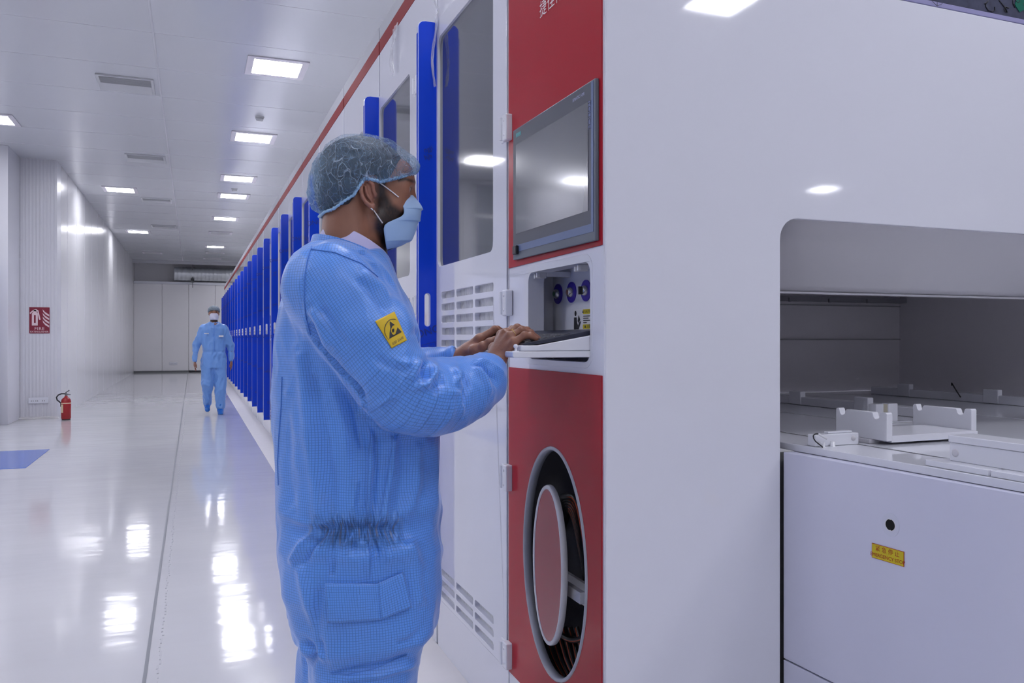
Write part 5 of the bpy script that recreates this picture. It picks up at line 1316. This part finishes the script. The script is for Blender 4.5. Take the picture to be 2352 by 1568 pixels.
if tv:
    w0 = max(v_[0] for v_ in tv)*2; R0 = np.array([1120-790, 990-1180])*z/w0; Up = np.array([-.25, -1])*95*z
    base = np.array([840+955*z, 700+1090*z])
    vs = [drape(*(base+R0*v_[0]+Up*v_[1]*1.2), .0026) or Vector((.4, 1.7, 1)) for v_ in tv]; link('badge_lettering', vs, tf_, M['ink'], badge)
# pocket flap, seams
pk = drape_quad([(749, 1339), (866, 1339), (873, 1421), (754, 1427)], 18, 12, .006, 'pocket_flap', M['cloth'], cov, .004, (.12, .085), .001)
pk2 = drape_quad([(866, 1339), (923, 1313), (944, 1392), (873, 1421)], 12, 12, .006, 'pocket_flap', M['cloth'], cov, .004, (.062, .085))
def seam(pl, off=.0012, r=.0011, name='seam', m=None):
    P_ = []
    for i in range(len(pl)-1):
        L = max(2, int(math.hypot(pl[i+1][0]-pl[i][0], pl[i+1][1]-pl[i][1])/6))
        for k in range(L):
            q = k/L; p = drape(pl[i][0]*(1-q)+pl[i+1][0]*q, pl[i][1]*(1-q)+pl[i+1][1]*q, off)
            if p is not None and (not P_ or (p-P_[-1]).length < .05): P_.append(p)
    if len(P_) > 2:
        b = MB(); b.tube(P_, r, 6); build(b, name, m or M['seam'], cov)
M['seam'] = mat('darker_blue_thread', (.10, .26, .72), .6)
seam([(716, 566), (705, 600), (699, 640), (699, 690), (703, 730), (714, 775)])
seam([(648, 865), (646, 930), (641, 1000), (638, 1060), (640, 1120)])
seam([(850, 990), (846, 1080), (842, 1190)]); seam([(848, 1245), (850, 1290), (849, 1336)]); seam([(905, 992), (890, 1090), (872, 1190)])
seam([(715, 572), (770, 580), (830, 605), (872, 640)]); seam([(760, 1545), (800, 1548), (860, 1535), (940, 1500)])
seam([(731, 1290), (745, 1400), (752, 1560)]) if False else None
# ring on the ring finger, nails
a = np.array(at(*Rs[1][1][0])); c = np.array(at(*Rs[1][1][1])); m_ = a*.62+c*.38; ax = Vector(c-a).normalized(); e1 = ax.cross(Vector((0, 0, 1))).normalized(); e2 = e1.cross(ax)
b = MB(); b.tube([Vector(m_)+(e1*math.cos(k*math.pi/14)+e2*math.sin(k*math.pi/14))*.0108 for k in range(28)], .0012, 8, closed=True)
for k in range(7):
    th_ = k*math.pi*2/7; q = Vector(m_)+e2*.0125+e1*.003*math.cos(th_)-e1*.003+ax*.003*math.sin(th_); b.lathe([(0, -.0014), (.0012, -.0006), (.0012, .0006), (0, .0014)], q, 'z', 8)
build(b, 'finger_ring', M['gold'], person)
for (d0_, d1_, r_) in rt+lt:
    ax = Vector(d1_-d0_).normalized(); up = Vector((0, -.15, 1)); up = (up-ax*up.dot(ax)).normalized(); sd_ = ax.cross(up)
    c = Vector(d1_)*.86+Vector(d0_)*.14; vs = []
    for j in range(6):
        for i in range(7):
            s = -1+2*i/6; t_ = -1+2*j/5; wx = r_*.62*math.sqrt(max(.25, 1-.5*t_*t_)); vs.append(c+ax*(t_*r_*.72)+sd_*(s*wx)+up*(r_*1.04*math.sqrt(1-.36*s*s)-.0006*t_*t_))
    fs = [(j*7+i, j*7+i+1, (j+1)*7+i+1, (j+1)*7+i) for j in range(5) for i in range(6)]
    o = link('finger_nail', vs, fs, M['nail'], person, True); so = o.modifiers.new('t', 'SOLIDIFY'); so.thickness = .0006
# shoe covers
for yy, xx in ((1.865, .37), (2.045, .33)):
    G = Grid((xx-.14, yy-.08, -.004), (xx+.24, yy+.08, .16), .006)
    G.seg((xx-.05, yy, .055), (xx+.14, yy, .038), .052, .040, .02); G.seg((xx-.03, yy, .06), (xx-.02, yy, .12), .05, .05, .02)
    q = (slice(None),)*3; G.f = np.maximum(G.f, (.001-G.ax[2])[None, None, :]+G.f*0).astype(np.float32)
    a_, c_ = G.mesh(); qmesh('shoe_cover', smooth(a_, c_, 1), c_, M['shoe'] if 'shoe' in M else M.setdefault('shoe', mat('blue_shoe_cover', (.01, .14, .55), .35, bump=((40, 40, 40), .6, .004))), person)

# ================================================================== the walking man
FX, FY = .315, 13.95
def farman():
    def g(lo, hi, h): return Grid((FX+lo[0], FY+lo[1], lo[2]), (FX+hi[0], FY+hi[1], hi[2]), h)
    W = lambda x, y, z: np.array((FX+x, FY+y, z))
    h = .009
    # body: head, hands, inner limbs. He walks towards -Y; his right side is at -X
    G = g((-.40, -.25, 0), (.40, .30, 1.80), h)
    G.ell(W(.0, -.005, 1.615), (.076, .096, .112), .02); G.seg(W(0, .01, 1.50), W(0, .02, 1.40), .052, .06, .02); G.ell(W(.0, -.09, 1.60), (.014, .020, .022), .015)
    for s in (-1, 1): G.ell(W(s*.078, .01, 1.61), (.008, .016, .028), .008)
    G.seg(W(0, .02, 1.38), W(0, .02, 1.0), .11, .11, .05)
    hands = []
    for s, (ex_, ey_, hx, hy, hz) in ((-1, (-.27, .03, -.285, -.06, .80)), (1, (.25, .02, .265, .02, .80))):
        G.seg(W(s*.17, .02, 1.36), W(ex_, ey_, 1.10), .045, .04, .02); G.seg(W(ex_, ey_, 1.10), W(hx, hy, hz+.06), .036, .026, .02)
        G.ell(W(hx, hy, hz), (.022, .040, .048), .012)
    G.seg(W(-.09, .02, .9), W(-.095, -.03, .48), .07, .05, .03); G.seg(W(-.095, -.03, .48), W(-.10, .14, .12), .045, .035, .02)
    G.seg(W(.09, .02, .9), W(.095, -.02, .46), .07, .05, .03); G.seg(W(.095, -.02, .46), W(.09, -.02, .08), .045, .035, .02)
    V, Q = G.mesh(); V = smooth(V, Q, 1)
    p = qmesh('person', V, Q, M['skin'], None, world0=(FX, FY, 0)); attr(p, 'beard', np.clip(((V[:, 2] > 1.48) & (V[:, 2] < 1.58) & (V[:, 1] < FY+.02))*.8, 0, 1)); attr(p, 'red', np.zeros(len(V)))
    tag(p, 'man in a pale blue coverall and white mask walking along the blue line of machines', 'person')
    # fingers
    for s, (hx, hy, hz) in ((-1, (-.285, -.06, .80)), (1, (.265, .02, .80))):
        for k in range(4):
            b = MB(); y = hy-.024+.016*k; ln = (.068, .076, .072, .056)[k]
            b.tube([W(hx, y, hz-.03), W(hx-s*.004, y-.004, hz-.03-ln*.5), W(hx-s*.016, y-.004, hz-.03-ln)], [.0095, .0088, .007], 8); build(b, 'finger', M['skin'], p)
        b = MB(); b.tube([W(hx-s*.01, hy-.03, hz+.01), W(hx-s*.022, hy-.05, hz-.02), W(hx-s*.024, hy-.052, hz-.055)], [.012, .010, .008], 8); build(b, 'thumb', M['skin'], p)
    G = g((-.42, -.28, .05), (.42, .34, 1.52), h)
    G.seg(W(0, .02, 1.36), W(0, .01, 1.02), .155, .165, .05, sq=(1, 1.25, 1)) if False else None
    q = (slice(None),)*3; X, Y, Z = G.ax[0][:, None, None]-FX, G.ax[1][None, :, None]-FY, G.ax[2]
    hw = np.interp(Z, [.70, .80, .95, 1.05, 1.2, 1.34, 1.42, 1.47], [.175, .185, .18, .17, .19, .205, .15, .075]).astype(np.float32); dp = np.interp(Z, [.7, .95, 1.2, 1.38, 1.47], [.12, .125, .125, .11, .07]).astype(np.float32)
    r_ = (np.abs(X/hw)**2.3+np.abs((Y-.015)/dp)**2.3)**(1/2.3); G.f = np.minimum(G.f, np.maximum((r_-1)*np.minimum(hw, dp), np.maximum(.74-Z, Z-1.47))).astype(np.float32)
    for s, (ex_, ey_, hx, hy, hz) in ((-1, (-.27, .03, -.285, -.06, .80)), (1, (.25, .02, .265, .02, .80))):
        G.seg(W(s*.150, .02, 1.365), W(ex_, ey_, 1.11), .066, .054, .04); G.seg(W(ex_, ey_, 1.11), W(hx, hy, hz+.07), .054, .040, .03)
    G.seg(W(-.095, .02, .84), W(-.100, -.02, .50), .100, .088, .035); G.seg(W(-.100, -.02, .50), W(-.10, .13, .17), .086, .062, .02)
    G.seg(W(.092, .02, .84), W(.100, -.01, .48), .100, .088, .035); G.seg(W(.100, -.01, .48), W(.095, -.02, .12), .086, .068, .02)
    V, Q = G.mesh(); V = smooth(V, Q, 1); N = normals(V, Q)
    dd = .014*nz(V, (9, 9, 5), 1)+.010*(1-2.2*np.abs(nz(V, (16, 16, 9), 7)))-.004
    dd += -.008*np.exp(-((V[:, 2]-1.0)/.02)**2)
    u_, v_ = proj(V)
    for pl, w_, h_ in [([(520, 790), (500, 830), (492, 850)], 4, 7), ([(505, 800), (488, 835)], 3, -7), ([(455, 780), (462, 810)], 3, -6), ([(489, 850), (470, 870)], 3, -6), ([(489, 850), (508, 868)], 3, 6), ([(456, 800), (450, 830)], 3, 5), ([(470, 900), (485, 930)], 3, -5)]:
        dd += h_*.001*np.exp(-(pdist(u_, v_, pl)/w_)**2)*(N[:, 1] < .1)
    V = V+N*dd[:, None]
    c = qmesh('coverall', V, Q, M['clothfar'], p); U = np.stack([V[:, 0]-FX, V[:, 2]], 1)[Q]; uvs(c, Q, U)
    # collar opening, zip, logo marks
    b = MB(); b.tube([W(0, -.114, 1.0), W(0, -.122, 1.2), W(0, -.105, 1.38), W(0, -.085, 1.44)], .004, 6); build(b, 'zip', M['seam'], c)
    b = MB(); b.box(FX+.07, FX+.14, FY-.128, FY-.112, 1.235, 1.262); build(b, 'logo_patch', M['paper'], c)
    b = MB(); b.box(FX-.15, FX-.08, FY-.126, FY-.112, 1.285, 1.297); build(b, 'name_patch', M['paper'], c)
    b = MB(); b.tube([W(.06*math.cos(t), .005-.06*math.sin(t), 1.465+.012*math.cos(t*2)) for t in np.linspace(0, 2*math.pi, 25)[:-1]], .012, 8, closed=True); build(b, 'coverall_collar', M['clothfar'], c)
    # cap: sheer net
    G = g((-.12, -.14, 1.56), (.12, .14, 1.76), .007); G.ell(W(0, .015, 1.655), (.094, .112, .088), .01)
    G.f = np.maximum(G.f, (1.635-.25*(G.ax[1]-FY))[None, :, None]-G.ax[2][None, None, :]).astype(np.float32)
    a, q = G.mesh(); n_ = normals(a, q); a = a+n_*(.004*nz(a, (40, 40, 40), 3))[:, None]; c = qmesh('hair_net', a, q, mat('grey_net_over_hair', (.16, .20, .25), .6, vary=(60, .5)), p)
    # mask
    vs = []; n = 14
    for j, (z, w_, d_) in enumerate([(1.615, .052, .104), (1.60, .058, .120), (1.575, .062, .122), (1.55, .062, .115), (1.525, .056, .10), (1.51, .046, .085)]):
        for i in range(n+1):
            a = -math.pi/2+math.pi*i/n; vs.append((FX+w_*1.1*math.sin(a), FY-.02-(d_-.02)*math.cos(a)**.8 if abs(a) < 1.57 else FY-.02, z))
    fs = [(j*(n+1)+i, j*(n+1)+i+1, (j+1)*(n+1)+i+1, (j+1)*(n+1)+i) for j in range(5) for i in range(n)]
    m = link('face_mask', vs, fs, mat('white_face_mask', (.66, .66, .80), .6), p, True); m.modifiers.new('t', 'SOLIDIFY').thickness = .002
    b = MB()
    for s in (-1, 1): b.lathe([(.011*math.sin(math.pi*k/8), .011*math.cos(math.pi*k/8)) for k in range(9)], W(s*.03, -.082, 1.635), 'y', 12)
    build(b, 'eye_pair', M['iris'], p)
    b = MB()
    for s in (-1, 1): b.tube([W(s*.015, -.094, 1.655), W(s*.035, -.092, 1.66), W(s*.052, -.078, 1.655)], .005, 6)
    build(b, 'eyebrow_pair', M['hair'], p)
    for s, y0, z0, lift in ((-1, .16, .075, .5), (1, -.03, .0, 0)):
        G = g((s*.1-.09, y0-.24, -.01), (s*.1+.09, y0+.16, .28), .008)
        a0 = W(s*.098, y0+.03, .055+z0+.02*lift); a1 = W(s*.098, y0-.13, .042+(z0-.045)*.9)
        G.seg(a0, a1, .048, .040, .02); G.seg(a0, W(s*.098, y0+.0, .14+z0), .048, .05, .02)
        G.f = np.maximum(G.f, (.001-G.ax[2])[None, None, :]).astype(np.float32)
        v__, q__ = G.mesh(); v__ = smooth(v__, q__, 1); n_ = normals(v__, q__); v__ = v__+n_*(.005*nz(v__, (30, 30, 30), 2))[:, None]; v__[:, 2] = np.maximum(v__[:, 2], .001); qmesh('shoe_cover', v__, q__, M['shoe'], p)
    return p
farman()
